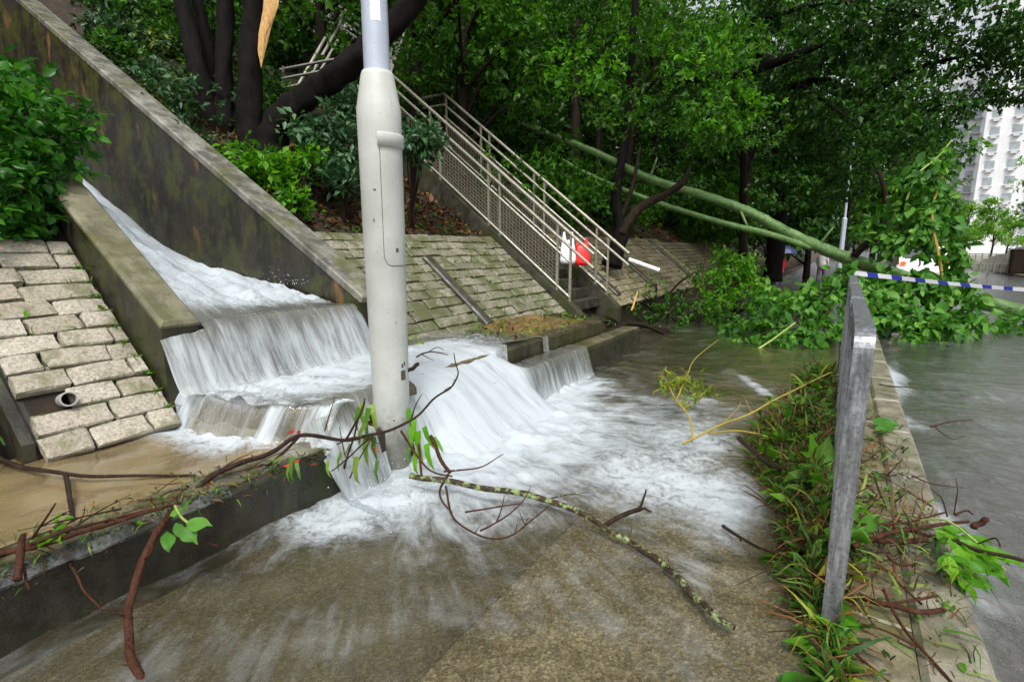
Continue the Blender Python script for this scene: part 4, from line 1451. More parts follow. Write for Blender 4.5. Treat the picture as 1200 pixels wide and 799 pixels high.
# --- planting on the bank between tall wall and stairs
gl = "glossy leaved shrubs on the planted bank"
specs = [  # px, py, t, radius, material, leaf, per, label
    (165, 52, 9.0, .6, 'lf_varieg', .1, 420, "yellow and green variegated shrub behind the top of the tall wall"),
    (215, 130, 7.9, .6, 'lf_glossy', .1, 330, "glossy dark shrub between the tall wall and the left trunk"),
    (128, -10, 10.5, .8, 'lf_dark', .11, 420, "dark shrub at the top left corner behind the tall wall"),
    (185, -5, 9.3, .95, 'lf_shrub', .1, 420, "leafy shrub at the top edge left of the dark trunks"),
    (245, 45, 9.2, .8, 'lf_dark', .1, 380, "dark shrub seen between the two left trunks"),
    (278, 110, 8.8, .7, 'lf_dark', .1, 330, "dark shrub low between the middle trunks"),
    (352, 20, 14.5, 1.2, 'lf_glossy', .11, 420, "glossy shrub right of the torn trunk below the upper railing"),
    (335, 140, 8.2, .28, 'lf_glossy', .1, 330, "glossy shrub under the dark railing right of the torn trunk"),
    (385, 165, 6.7, .48, 'lf_glossy', .12, 300, "pale glossy shrub under the leaning trunk left of the lamp post"),
    (400, 205, 6.3, .36, 'lf_glossy', .11, 220, "low glossy shrub on the litter just left of the lamp post"),
    (325, 205, 6.2, .34, 'lf_bright', .11, 230, "bright green leafy plant at the foot of the leaning trunk"),
    (292, 190, 6.3, .28, 'lf_bright', .1, 170, "bright green plant just behind the coping below the trunks"),
    (345, 235, 5.7, .2, 'lf_bright', .085, 110, "small bright plant on the leaf litter above the granite stones"),
    (478, 165, 7.0, .36, 'lf_glossy', .12, 240, "glossy shrub between the lamp post and the stair railing"),
    (112, 8, 9.6, .62, 'lf_shrub', .1, 420, "green shrub just behind the upper end of the tall wall coping"),
    (72, -20, 9.4, .6, 'lf_varieg', .1, 380, "variegated shrub in the top left corner above the coping"),
    (178, 92, 8.3, .42, 'lf_glossy', .1, 330, "dark glossy shrub behind the coping left of the trunks"),
    (140, 62, 9.0, .5, 'lf_shrub', .1, 420, "green shrub on the bare bank behind the middle of the coping"),
    (120, 35, 9.4, .5, 'lf_glossy', .1, 420, "glossy shrub on the bank below the variegated shrub"),
    (170, 118, 7.6, .25, 'lf_varieg', .09, 200, "small yellow green shrub leaning over the coping"),
    (190, 25, 10.0, .7, 'lf_forest', .1, 420, "fine leaved shrub just left of the leftmost trunk"),
    (150, 20, 10.8, .8, 'lf_dark', .1, 480, "dark dense shrub up the bank left of the trunks"),
    (205, 60, 10.2, .8, 'lf_forest', .1, 480, "leafy green shrub close behind the leftmost trunk"),
    (275, 30, 10.2, .8, 'lf_dark', .1, 480, "dark leafy shrub behind the middle trunks at the top"),
    (250, 120, 9.3, .6, 'lf_forest', .1, 380, "shrub filling the gap at the foot of the middle trunks"),
    (230, 175, 7.3, .25, 'lf_glossy', .09, 170, "small dark plant behind the coping at the foot of the left trunk"),
    (420, 130, 8.6, .5, 'lf_glossy', .11, 330, "glossy shrub behind the lamp post under the leaning trunk"),
    (365, 190, 6.3, .22, 'lf_bright', .09, 170, "bright green weed on the litter below the leaning trunk"),
    (318, 112, 10.4, .5, 'lf_forest', .1, 380, "shrub on the bank behind the dark railing"),
    (430, -10, 15, 1.5, 'lf_forest', .12, 520, "leafy shrub behind the steel tube at the top edge"),
    (520, 70, 10.5, 1.0, 'lf_shrub', .12, 520, "bushy shrub beside the stair landing right of the lamp post"),
    (565, 140, 11.5, 1.0, 'lf_forest', .12, 500, "bushy shrub above the middle of the stair railing"),
    (600, 60, 12.5, 1.3, 'lf_dark', .12, 520, "dark shrub higher above the stairs"),
]
def bank_hit(px, py):
    for q in np.arange(4.5, 40, .05):
        w_ = at(px, py, t=float(q))
        if w_.x < -3.6 and w_.z < ground_z(w_.x, w_.y): return float(q)
    return 99.0


for (px, py, t_, r_, lm, ls, per, lab) in specs:
    t_ = min(t_, bank_hit(px, py) - .35 * r_)
    if at(px, py, t=t_).y < 3.42 + .55 * r_: t_ *= (3.42 + .55 * r_) / at(px, py, t=t_).y
    c = at(px, py, t=t_)
    cl = [((c.x + random.uniform(-.5, .5) * r_, c.y + random.uniform(-.5, .5) * r_, c.z + random.uniform(-.3, .3) * r_), (r_ * .8, r_ * .8, r_ * .55), 1) for q in range(3)]
    b = Vector((c.x, c.y, min(ground_z(c.x, c.y), c.z - r_ * .6)))
    shrub("shrub", lab, "shrub", cl, lm, per, ls, None, base=b, wd=.42 if lm == 'lf_glossy' else .5)

# foreground shrub at the left edge
cl = []
for (px, py, t_, r_) in ((-15, 100, 3.9, .3), (10, 92, 4.3, .26), (15, 140, 3.7, .38), (55, 140, 4.0, .3), (60, 185, 3.9, .22), (-30, 180, 3.5, .42), (10, 215, 3.6, .28), (-50, 110, 4.3, .36), (5, 245, 3.55, .2), (35, 262, 3.6, .12), (62, 262, 3.7, .08), (-60, 250, 3.3, .35), (80, 165, 3.95, .14)):
    cl.append((tuple(at(px, py, t=t_)), (r_, r_, r_ * .75), (r_ / .35) ** 2))
shrub("leafy_bush", "bright leafy green bush at the left edge above the granite slope", "bush", cl, 'lf_bush', 520, .078, base=at(-20, 255, t=3.9), wd=.58, kind='oval')

# dark tree trunk group of the near forest with branches over the path
near_tree = empty("leaning_tree", at(726, 300, t=10.4))
tag(near_tree, "brown forked tree at the foot of the stairs with a branch leaning right", "tree")
mt2, mt = mt, near_tree
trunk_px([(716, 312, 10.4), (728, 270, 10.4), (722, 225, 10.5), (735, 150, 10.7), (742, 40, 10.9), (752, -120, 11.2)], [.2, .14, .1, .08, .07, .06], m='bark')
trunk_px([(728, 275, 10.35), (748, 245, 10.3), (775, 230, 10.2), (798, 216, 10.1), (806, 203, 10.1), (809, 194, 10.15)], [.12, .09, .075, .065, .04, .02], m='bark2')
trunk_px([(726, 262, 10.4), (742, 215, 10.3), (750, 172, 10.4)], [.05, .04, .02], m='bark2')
cl = []
for q in range(58):
    c_px = (random.uniform(570, 870), random.uniform(-60, 235))
    c = at(*c_px, t=random.uniform(8.9, 12) if q % 3 else random.uniform(8.6, 9.6))
    px_, py_ = c_px
    if py_ > 150 + (px_ - 620) * .38 - 62: continue
    cl.append((tuple(c), (.75, .75, .42), 1))
foliage("crown", cl[::3], 250, .11, M['lf_bright'], near_tree, sprig=7)
foliage("crown", cl[1::3] + cl[2::3], 270, .11, M['lf_forest'], near_tree, sprig=7)

# tall dark trunks deeper in
gtr = "slender dark trunks deep in the forest"
for (x0, y0, x1, y1, t_, r_) in ((672, 250, 676, -60, 13, .13), (700, 215, 712, -60, 14, .09), (595, 60, 560, -80, 12.5, .07), (870, 240, 880, 60, 16, .1)):
    root = empty("slender_tree", at(x0, y0, t=t_))
    tag(root, "slender dark trunk standing deep in the forest behind the stairs", "tree", gtr)
    mt = root
    trunk_px([(x0, y0 + 60, t_), (x0 + 3, (y0 + y1) / 2, t_), (x1, y1, t_ + .2)], [r_ * 1.2, r_, r_ * .7], m='barkdist')
    cl = [(tuple(at(x1 + random.uniform(-90, 90), y1 + random.uniform(-40, 110), t=t_ + random.uniform(-.8, .8))), (.8, .8, .5), 1) for q in range(6)]
    foliage("crown", cl, 260, .12, M['lf_forest'], root)

# --- overhanging tree: limbs reaching over the path and road
ov = empty("overhanging_tree", at(960, 290, t=15))
tag(ov, "dark tree whose limbs hang over the pavement and road at upper right", "tree")
mt = ov
trunk_px([(905, 330, 15), (915, 200, 14.5), (900, 90, 14), (860, -60, 13.5)], [.25, .2, .18, .15], m='bark')
trunk_px([(905, 110, 14), (960, 95, 12.5), (1010, 110, 11.5), (1075, 80, 11), (1150, 62, 10.6)], [.12, .09, .07, .05, .02], m='bark')
trunk_px([(800, 92, 12.5), (860, 88, 12.5), (925, 68, 12.3), (990, 40, 12)], [.1, .1, .09, .05], m='bark')
trunk_px([(880, 30, 12), (930, 12, 11.5), (1000, 4, 11), (1080, 20, 10.5)], [.06, .055, .05, .02], m='bark')
trunk_px([(940, 100, 12.2), (975, 125, 11.5), (1000, 142, 11)], [.05, .035, .012], m='bark')
cl = []
for (px, py, t_, r_) in [(880, 20, 12, .9), (930, -10, 11.5, .9), (985, 20, 11, .8), (1040, 0, 10.8, .8), (1095, 10, 10.5, .8), (1150, 25, 10.2, .75), (1200, 40, 10, .8), (1235, 90, 10, .6), (1185, 100, 10.2, .5), (1150, 110, 10.5, .42),
                         (1110, 130, 10.6, .5), (1075, 110, 10.8, .6), (1090, 165, 10.7, .42), (1050, 150, 11, .5), (1010, 95, 11.4, .6), (1020, 180, 11.3, .5), (965, 130, 12, .65), (1060, 60, 11, .6), (920, 150, 12.6, .7), (960, 60, 12, .7), (1120, 70, 10.6, .5),
                         (1060, 205, 11, .36), (985, 215, 12.5, .6), (930, 205, 13.2, .6), (1104, 195, 10.8, .2), (1190, 60, 10.2, .6), (1245, 20, 10, .8), (880, 110, 13, .7), (1010, 50, 11.6, .6)]:
    cl.append((tuple(at(px, py, t=t_)), (r_, r_, r_ * .75), (r_ / .6) ** 2))
for q in range(26):
    px, py = random.uniform(780, 1110), random.uniform(-20, 235)
    if py < 235 - max(0, px - 1000) * .5: cl.append((tuple(at(px, py, t=random.uniform(12, 15))), (.75, .75, .55), 1.4))
foliage("crown", cl, 640, .115, M['lf_dark'], ov, hang=.25, sprig=6)

# --- woods at the end of the path, in front of the tower
eg_ = "roadside trees at the end of the path"
ex = []
for i, (px, py, t_, h, cr, lm) in enumerate(((945, 322, 24, 8, 2.6, 'lf_forest'), (1000, 318, 30, 9, 3.0, 'lf_shrub'), (1050, 312, 36, 9, 3.2, 'lf_forest'), (985, 316, 44, 12, 4, 'lf_forest'), (1072, 310, 46, 6, 2.6, 'lf_shrub'), (1040, 312, 60, 14, 5, 'lf_forest'), (900, 318, 34, 10, 3.2, 'lf_dark'), (930, 312, 50, 13, 4.5, 'lf_forest'), (870, 322, 19, 9, 2.8, 'lf_forest'), (905, 320, 21, 10, 2.8, 'lf_dark'), (985, 318, 21, 10, 2.4, 'lf_dark'), (1020, 316, 27, 11, 3.0, 'lf_forest'), (845, 320, 25, 11, 3.2, 'lf_forest'))):
    b = at(px, py, t=t_)
    b.z = -.1
    make_tree("roadside_tree", "leafy roadside tree far along the path behind the fallen tree", "tree", b, h, cr, lm, 260, .2 + .004 * t_, .16, (random.uniform(-.5, .5), 0), eg_, nclump=15, low=.2)
gs = "small pale trees in front of the tower"
for (px, t_, h, cr) in ((1128, 48, 5.2, 1.9), (1160, 52, 5.8, 1.6), (1108, 56, 5, 2.2), (1178, 58, 4.6, 1.6)):
    b = at(px, 300, t=t_); b.z = 0
    make_tree("pale_tree", "small pale green tree standing before the white tower", "tree", b, h, cr, 'lf_far', 190, .26, .1, (.2, 0), gs, nclump=11, low=.35)
b = at(1238, 300, t=27); b.z = 0
make_tree("bright_tree", "bright yellow green tree at the right edge in front of the white tower", "tree", b, 7.2, 2.1, 'lf_far', 330, .2, .14, (-.3, 0), None, nclump=20, low=.42)

# ================================================================== FALLEN TREE
ft = empty("fallen_tree", at(1000, 310, t=10.6))
tag(ft, "fallen tree with a smooth green trunk lying from the hillside across path and road", "fallen tree")
mt = ft
trunk_px([(600, 140, 11.7), (640, 156, 11.5), (700, 180, 11.3), (760, 209, 11.2), (830, 231, 11.2), (880, 250, 11), (930, 276, 10.8), (985, 300, 10.6), (1040, 318, 10.4), (1100, 340, 10.3), (1150, 354, 10.1), (1200, 366, 9.7), (1260, 380, 9.4)],
         [.06, .07, .076, .085, .094, .105, .113, .12, .13, .138, .14, .138, .13], m='trunkgreen', nm='trunk')
trunk_px([(640, 176, 11.6), (685, 202, 11.4), (740, 226, 11.2), (790, 244, 11.1), (850, 262, 10.9), (900, 274, 10.8), (950, 290, 10.7)], [.035, .042, .048, .055, .06, .065, .06], m='trunkgreen', nm='limb')
trunk_px([(1000, 300, 10.4), (1030, 270, 10.1), (1038, 235, 10), (1030, 200, 10)], [.07, .06, .05, .03], m='bark2', nm='limb')
trunk_px([(1108, 345, 8.9), (1100, 300, 8.8), (1092, 250, 8.8), (1105, 205, 8.9), (1112, 180, 9)], [.025, .025, .022, .018, .01], m='bamboo', nm='limb')
trunk_px([(1052, 310, 9.2), (1053, 280, 9.2), (1048, 245, 9.2)], [.02, .018, .014], m='bamboo', nm='limb')
trunk_px([(1062, 235, 9), (1075, 205, 8.9), (1098, 185, 8.9), (1115, 165, 8.9)], [.02, .018, .014, .01], m='greenstem', nm='limb')


for (x_, y_, t_, dx_, dy_) in ((762, 207, 11.15, 8, -22), (960, 287, 10.65, 16, -20), (868, 248, 11.0, 10, 22)):
    trunk_px([(x_, y_, t_), (x_ + dx_ * .6, y_ + dy_ * .6, t_ - .1), (x_ + dx_, y_ + dy_, t_ - .12)], [.035, .024, .018], m='trunkgreen', nm='broken_stub', seg=8)


def px_clumps(lst):
    return [(tuple(at(px, py, t=t_)), (r_, r_, r_ * .8), (r_ / .35) ** 2) for px, py, t_, r_ in lst]


right_mass = [(1040, 345, 9.0, .34), (1080, 340, 8.9, .34), (1115, 345, 8.8, .32), (1035, 375, 8.6, .28), (1070, 380, 8.5, .3), (1105, 380, 8.5, .3), (1135, 370, 8.6, .22), (1020, 335, 9.2, .26), (1090, 395, 8.3, .17), (1060, 398, 8.3, .14), (1120, 395, 8.3, .14), (1020, 360, 8.8, .2)]
upright = [(1072, 215, 8.9, .2), (1092, 195, 8.9, .16), (1100, 225, 8.9, .18), (1102, 180, 9, .09), (1085, 250, 8.9, .22), (1098, 262, 8.9, .17), (1068, 275, 9, .22), (1118, 292, 8.9, .13), (1050, 240, 9.3, .22), (1042, 280, 9.2, .2), (1130, 300, 8.9, .1), (1025, 265, 9.6, .22), (1096, 240, 8.9, .14), (1108, 285, 8.9, .13), (1080, 190, 9, .1)]
left_mass = [(965, 350, 7.9, .26), (935, 360, 7.9, .26), (975, 385, 7.5, .22), (945, 392, 7.5, .2), (915, 385, 7.7, .18), (890, 398, 7.6, .12), (870, 398, 7.7, .08), (990, 335, 8.2, .22), (905, 350, 8.3, .22), (985, 330, 8.4, .14), (960, 405, 7.3, .12), (1000, 318, 8.0, .12), (890, 372, 8.0, .2), (950, 345, 8.2, .24), (920, 400, 7.4, .14), (860, 385, 8.4, .16)]
right_mass += [(1079, 324, 9, .13), (1042, 320, 9.1, .12), (1120, 322, 9, .13), (1081, 296, 9, .13), (1118, 300, 9, .1), (1044, 296, 9.2, .12)]
foliage("broad_leaves", px_clumps(right_mass), 190, .18, M['lf_big'], ft, kind='oval', wd=.62, hang=.35, sprig=5, up=.5)
foliage("broad_leaves", px_clumps(upright), 190, .18, M['lf_big'], ft, kind='oval', wd=.6, hang=.4, sprig=5, up=.4)
foliage("broad_leaves", px_clumps(left_mass), 230, .14, M['lf_big'], ft, kind='oval', wd=.6, hang=.25, sprig=5, up=.6)
foliage("broad_leaves", px_clumps([(1160, 380, 9.0, .2), (1190, 385, 9.0, .22), (1215, 380, 9, .25), (1180, 362, 9.6, .12), (1170, 395, 8.8, .1)]), 130, .15, M['lf_big'], ft, kind='oval', wd=.55, hang=.2)
lf_meshes = []
for q in range(6):
    V, Fc, T = leaf_mesh(np.zeros((1, 3)), np.array([[1., 0, 0]]), np.array([[0, 0, 1.]]), np.array([1.0]), .5 + .04 * q, np.array([.3 + .13 * q]), 'broad', .1 + .05 * q)
    me = bpy.data.meshes.new("leaf")
    me.from_pydata(V.tolist(), [], Fc.tolist())
    a_ = me.attributes.new('tone', 'FLOAT', 'POINT')
    a_.data.foreach_set("value", T.astype(np.float32))
    me.materials.append(M['lf_big'])
    lf_meshes.append(me)


def single_leaves(root, clumps, n, size):
    tot = sum(w for c, r_, w in clumps)
    for (c, r_, w) in clumps:
        for q in range(max(3, int(n * w / tot))):
            d_ = Vector((random.gauss(0, 1), random.gauss(0, 1) - .9, random.gauss(0, .8) + .3)).normalized()
            pos = Vector((c[0] + d_.x * r_[0], c[1] + d_.y * r_[1], c[2] + d_.z * r_[2]))
            o_ = bpy.data.objects.new("leaf", random.choice(lf_meshes))
            COL.objects.link(o_)
            o_.parent = root
            ax = Vector((random.gauss(0, .8), random.gauss(-.3, .6), random.gauss(-.5, .4))).normalized()
            nr = (d_ + Vector((random.gauss(0, .4), random.gauss(0, .4), .6 + random.gauss(0, .3)))).normalized()
            sd2 = ax.cross(nr).normalized()
            nr = sd2.cross(ax)
            ln_ = size * random.uniform(.7, 1.25)
            o_.matrix_local = Matrix.Translation(pos - WORLD[root]) @ (Matrix((ax, -sd2, nr)).transposed().to_4x4()) @ Matrix.Scale(ln_, 4)


single_leaves(ft, px_clumps(right_mass), 130, .19)
single_leaves(ft, px_clumps(upright), 70, .18)
single_leaves(ft, px_clumps(left_mass), 90, .15)
for lst in ([(1055, 330, 9.0), (1062, 370, 8.6), (1066, 398, 8.3)], [(1100, 330, 9), (1112, 365, 8.6), (1118, 396, 8.3)], [(985, 330, 8.2), (945, 365, 7.8), (880, 398, 7.6)], [(980, 330, 8.2), (970, 370, 7.6), (960, 405, 7.3)]):
    trunk_px(lst, [.022, .016, .008], m='twigdark', nm='limb', seg=6)
trunk_px([(932, 378, 7.4), (905, 398, 7.25), (882, 413, 7.15)], [.012, .014, .016], m='greenstem', nm='limb', seg=6)

# shrubs and weeds pushed over at the foot of the slope
for (lst, lm, per, ls, lab) in (
        ([(860, 320, 11, .5), (868, 318, 11, .36), (830, 335, 10.8, .35), (890, 338, 10.6, .26), (845, 300, 11.4, .25), (870, 350, 9.6, .3), (905, 355, 9.2, .28), (840, 360, 9.8, .28)], 'lf_bright', 420, .09, "feathery bright green bush beside the left end of the fallen foliage"),
        ([(790, 360, 10.2, .35), (825, 365, 9.8, .32), (765, 368, 10.2, .25), (800, 378, 9.6, .2), (850, 372, 9.2, .25)], 'lf_shrub', 330, .085, "tangled low weeds at the edge of the water below the far stone slope"),
        ([(750, 345, 10.5, .2), (735, 360, 10.0, .2), (770, 335, 10.8, .25), (815, 320, 11.5, .3)], 'lf_bright', 190, .07, "thin weeds on the mossy stones right of the stairs"),
        ([(655, 378, 7.4, .1), (640, 372, 7.4, .09), (625, 376, 7.2, .07), (600, 374, 7.0, .06), (668, 372, 7.6, .08)], 'lf_bright', 120, .06, "small weeds growing on the silt at the foot of the stairs"),
        ([(720, 385, 8.6, .12), (745, 380, 9.0, .14), (705, 372, 8.6, .1), (770, 385, 9.2, .12)], 'lf_grass', 180, .07, "grassy weeds around the brown log at the end of the steps")):
    shrub("weeds" if 'weed' in lab else "bush", lab, "weeds" if 'weed' in lab else "bush", px_clumps(lst), lm, per, ls, sprig=6)

# vines and thin brown stems hanging in front of the far slope
for (lst, lab) in (([(815, 335, 10.5), (800, 350, 10.2), (775, 375, 9.8)], "thin brown stem leaning in the weeds below the far slope"),
                   ([(828, 285, 11), (822, 330, 10.6), (815, 352, 10.4)], "thin upright brown stem in front of the mossy stones")):
    p = spline([at(*q[:2], t=q[2]) for q in lst], 5)
    tag(MB().tube(p, .012, 5).build("vine", M['twigred']), lab, "vine")

# ================================================================== BRANCHES AND DEBRIS


def branch(label, lines, mat, cat="branch", name="branch", seg=7):
    """lines: list of (points [(px,py,t)], r0, r1); first is the main stem, the others its side twigs"""
    root = None
    for i, (lst, r0, r1) in enumerate(lines):
        pts = spline([at(*q[:2], t=q[2]) if len(q) == 3 else Vector(q[:3]) for q in lst], 6)
        f0 = random.uniform(0, 6)
        jit = [p + Vector((math.sin(f0 + q_ * .9), math.sin(f0 * 2 + q_ * .7), math.sin(f0 * 3 + q_ * .8))) * r0 * .22 for q_, p in enumerate(pts)]
        o = MB().tube(jit, taper(len(pts), r0, r1, .05), max(seg, 9) if i == 0 else 6).build(name if i == 0 else "twig", M[mat], root, smooth=True)
        if i == 0:
            root = o
            tag(o, label, cat)
            main = jit
    if seg == 7 and len(main) > 24:
        for q_ in range(len(main) // 7):
            a_ = main[random.randrange(3, len(main) - 2)]
            d_ = Vector((random.gauss(0, 1), random.gauss(0, 1), random.gauss(.4, .7))).normalized() * random.uniform(.04, .13)
            MB().tube(spline([a_, a_ + d_ * .5 + Vector((0, 0, random.uniform(-.01, .015))), a_ + d_], 3), [.0035, .003, .0028, .0025, .0018, .0014, .001], 5).build("twig", M[mat], root, smooth=True)
    return root


def tz(px, py, z):
    v = (py - 399.5) / FPX
    return (z - CH) / (-_sp - v * _cp)


def L(*pts):
    return [(x, y, tz(x, y, z)) for x, y, z in pts]


branch("long red brown branch curving down from the ledge into the water at lower left",
       [([(210, 585, 2.33), (188, 618, 2.1), (168, 655, 1.98), (154, 700, 1.9), (150, 745, 1.8), (160, 785, 1.72), (178, 830, 1.62)], .015, .014),
        ([(169, 655, 1.98), (176, 648, 1.95), (180, 640, 1.95)], .005, .003)], 'twigred')
branch("dark branch rising from the ledge towards the lamp post across the falling water",
       [([(205, 592, 2.33), (225, 580, 2.4), (250, 556, 2.48), (290, 540, 2.56), (325, 527, 2.62), (350, 510, 2.66), (405, 515, 2.78), (440, 508, 2.85), (480, 494, 2.95), (508, 468, 3.05), (532, 450, 3.12), (536, 432, 3.15), (531, 414, 3.2)], .016, .003),
        ([(350, 511, 2.66), (322, 540, 2.62), (305, 545, 2.6)], .01, .005),
        ([(481, 493, 2.95), (487, 475, 3.0), (494, 462, 3.0)], .005, .002),
        ([(405, 515, 2.78), (420, 490, 2.75), (428, 470, 2.75)], .007, .003),
        ([(440, 508, 2.85), (420, 525, 2.75), (398, 545, 2.65), (388, 552, 2.62)], .006, .003)], 'twigdark')
branch("dark forked branch lying in the muddy terrace water",
       [(L((-20, 528, .34), (20, 545, .33), (76, 555, .34), (140, 558, .32), (230, 556, .3)), .013, .006),
        (L((76, 555, .34), (82, 580, .33), (84, 612, .29)), .012, .008)], 'twigdark')
branch("straight brown twigs bundled along the top of the ledge at left",
       [(L((-20, 652, .36), (40, 640, .36), (100, 622, .36), (150, 607, .35), (212, 588, .35)), .012, .006),
        (L((-10, 656, .33), (60, 628, .38), (130, 608, .36), (200, 592, .35)), .008, .004),
        (L((30, 640, .34), (45, 620, .42), (65, 590, .52)), .006, .003),
        (L((22, 680, .33), (24, 640, .4), (28, 626, .42)), .012, .009),
        (L((24, 655, .36), (30, 675, .32), (34, 690, .3)), .006, .003),
        (L((120, 618, .33), (131, 608, .36), (155, 612, .34)), .006, .004)], 'twigred')
branch("thin red twig hanging over the dark face of the ledge",
       [([(70, 645, 1.98), (82, 660, 1.92), (98, 690, 1.86), (117, 712, 1.83)], .007, .003)], 'twigred', "twig", "hanging_twig")
branch("thin straight twig sticking out beyond the ledge below the broad leaf",
       [([(192, 626, 2.1), (225, 632, 2.1), (255, 639, 2.1)], .005, .003)], 'twigred', "twig", "straight_twig")
branch("lichen covered branch lying from the lamp post down across the flooded pavement",
       [(L((482, 557, .12), (530, 565, .12), (590, 575, .11), (650, 588, .1), (700, 612, .07), (735, 634, .03), (762, 650, .02), (790, 672, .03), (810, 695, .04), (835, 718, .05), (858, 735, .05)), .017, .013),
        (L((640, 586, .1), (660, 580, .13), (690, 577, .13)), .006, .002)], 'lichen')
branch("small dead forked branch sticking up from the flooded pavement",
       [(L((708, 616, .03), (730, 603, .07), (748, 597, .1)), .012, .012),
        (L((746, 598, .1), (753, 588, .14), (757, 573, .19)), .009, .004),
        (L((746, 598, .1), (755, 596, .09), (763, 599, .08)), .009, .004)], 'twigdark')
branch("fine bare twigs fanning out under the lichen covered branch",
       [(L((522, 570, .08), (532, 607, .05), (562, 627, .06), (592, 630, .08), (620, 612, .12), (643, 592, .14)), .006, .003),
        (L((562, 622, .06), (590, 607, .11), (612, 588, .15), (622, 570, .19)), .005, .002),
        (L((545, 600, .07), (575, 595, .1), (610, 590, .12)), .005, .003),
        (L((582, 611, .08), (588, 595, .14), (591, 580, .17)), .004, .002),
        (L((604, 622, .08), (606, 614, .12)), .003, .002)], 'twigred')
branch("red brown twigs jammed at the right foot of the lamp post",
       [(L((505, 510, .3), (515, 535, .2), (528, 555, .12)), .013, .01),
        (L((470, 505, .34), (500, 548, .18), (530, 558, .13)), .007, .004),
        (L((520, 552, .14), (560, 548, .16), (590, 532, .22)), .006, .002),
        (L((490, 520, .3), (495, 560, .12)), .008, .006),
        (L((525, 555, .13), (515, 580, .06), (530, 600, .03)), .008, .004)], 'twigred')
branch("thin dark twigs caught upright at the left of the lamp post foot",
       [(L((400, 560, .1), (412, 520, .33), (420, 492, .48), (428, 466, .62)), .007, .003), (L((395, 520, .33), (418, 512, .4), (445, 520, .33)), .005, .002),
        (L((410, 560, .12), (425, 530, .3), (446, 500, .42)), .005, .002), (L((380, 505, .4), (388, 480, .5), (392, 465, .55)), .004, .002), (L((405, 540, .2), (398, 500, .4)), .004, .002)], 'twigred')
branch("short broken stub resting against the right side of the lamp post",
       [(L((472, 438, .62), (482, 432, .64), (490, 427, .65)), .013, .013)], 'twigdark', "stick", "stub")
branch("small dark twig in the white water behind the lamp post",
       [(L((488, 418, .56), (505, 412, .58), (525, 416, .57)), .007, .003),
        (L((503, 412, .58), (512, 407, .6), (520, 410, .58)), .004, .002), (L((495, 416, .57), (508, 422, .55)), .004, .002)], 'twigdark', "twig", "floating_twig")
branch("black twig pointing into the water left of the debris by the guardrail",
       [(L((848, 616, .05), (868, 630, .06), (900, 645, .08), (935, 658, .1)), .009, .005), (L((866, 628, .06), (868, 634, .05)), .005, .004)], 'twigdark', "twig", "black_twig")
branch("brown broken stick leaning out of the debris beside the guardrail",
       [(L((866, 513, .22), (890, 535, .18), (920, 552, .15)), .014, .012), (L((896, 536, .17), (898, 520, .25)), .007, .005), (L((880, 526, .2), (881, 518, .24)), .006, .004)], 'twigdark', "stick", "broken_stick")
branch("yellow cane arching from the water to the guardrail",
       [(L((800, 520, .1), (840, 500, .2), (880, 484, .3), (920, 462, .38), (975, 436, .45)), .0085, .005),
        (L((830, 508, .15), (870, 505, .16), (910, 515, .13), (950, 528, .12)), .008, .005),
        (L((845, 498, .2), (865, 478, .3), (868, 470, .3)), .004, .002)], 'bamboo', "cane", "yellow_cane")
branch("bent yellow stem with fine foliage standing in the flood left of the cane",
       [(L((812, 515, .08), (808, 490, .16), (792, 468, .22), (780, 445, .28), (772, 440, .28)), .009, .005),
        (L((793, 468, .22), (805, 440, .32), (815, 420, .38), (842, 398, .45)), .006, .003),
        (L((800, 480, .18), (820, 465, .22), (835, 450, .26)), .004, .002)], 'bamboo', "shoot", "yellow_shoot")
foliage("fine_foliage", px_clumps([(785, 447, 4.3, .08), (800, 452, 4.3, .08), (818, 450, 4.4, .08), (808, 470, 4.1, .06), (830, 460, 4.3, .06), (775, 455, 4.2, .04)]), 1500, .07, M['lf_yellow'], None, kind='blade', wd=.16, sprig=7)
tag(bpy.data.objects["fine_foliage"], "yellow green feathery leaves on the bent stem in the flood", "foliage")
branch("reddish brown branch lying across the verge right of the guardrail",
       [(L((1005, 698, .06), (1040, 708, .08), (1075, 716, .07), (1107, 715, .06)), .012, .009), (L((1040, 708, .08), (1075, 702, .1), (1100, 698, .1)), .006, .004)], 'twigred')
branch("dark branch pointing over the kerb at the right edge",
       [(L((1060, 620, .12), (1110, 632, .14), (1150, 645, .15), (1200, 656, .16), (1240, 664, .16)), .009, .007), (L((1140, 640, .14), (1165, 630, .2), (1172, 640, .2)), .004, .003)], 'twigdark')
branch("thin brown twig curving down the verge to the bottom edge",
       [(L((1035, 690, .1), (1055, 730, .06), (1080, 760, .05), (1130, 815, .03)), .006, .005), (L((1075, 757, .05), (1040, 740, .06), (1010, 730, .08)), .004, .003)], 'twigred', "twig", "curved_twig")
branch("bundle of red brown branches across the verge behind the leafy sprig",
       [(L((1000, 640, .15), (1040, 625, .16), (1080, 618, .14), (1135, 610, .12)), .012, .007),
        (L((1020, 632, .14), (1060, 634, .12), (1085, 632, .12)), .014, .013),
        (L((1010, 615, .16), (1060, 612, .16), (1110, 600, .16)), .008, .004),
        (L((1110, 605, .14), (1104, 585, .22), (1090, 572, .26)), .004, .002), (L((1118, 603, .14), (1122, 575, .26), (1120, 560, .3)), .003, .002), (L((1120, 603, .14), (1132, 598, .14), (1140, 602, .12)), .007, .004),
        (L((1030, 640, .12), (1050, 660, .1), (1075, 660, .09)), .006, .004), (L((1140, 618, .14), (1150, 612, .16), (1157, 608, .18)), .014, .012)], 'twigred')
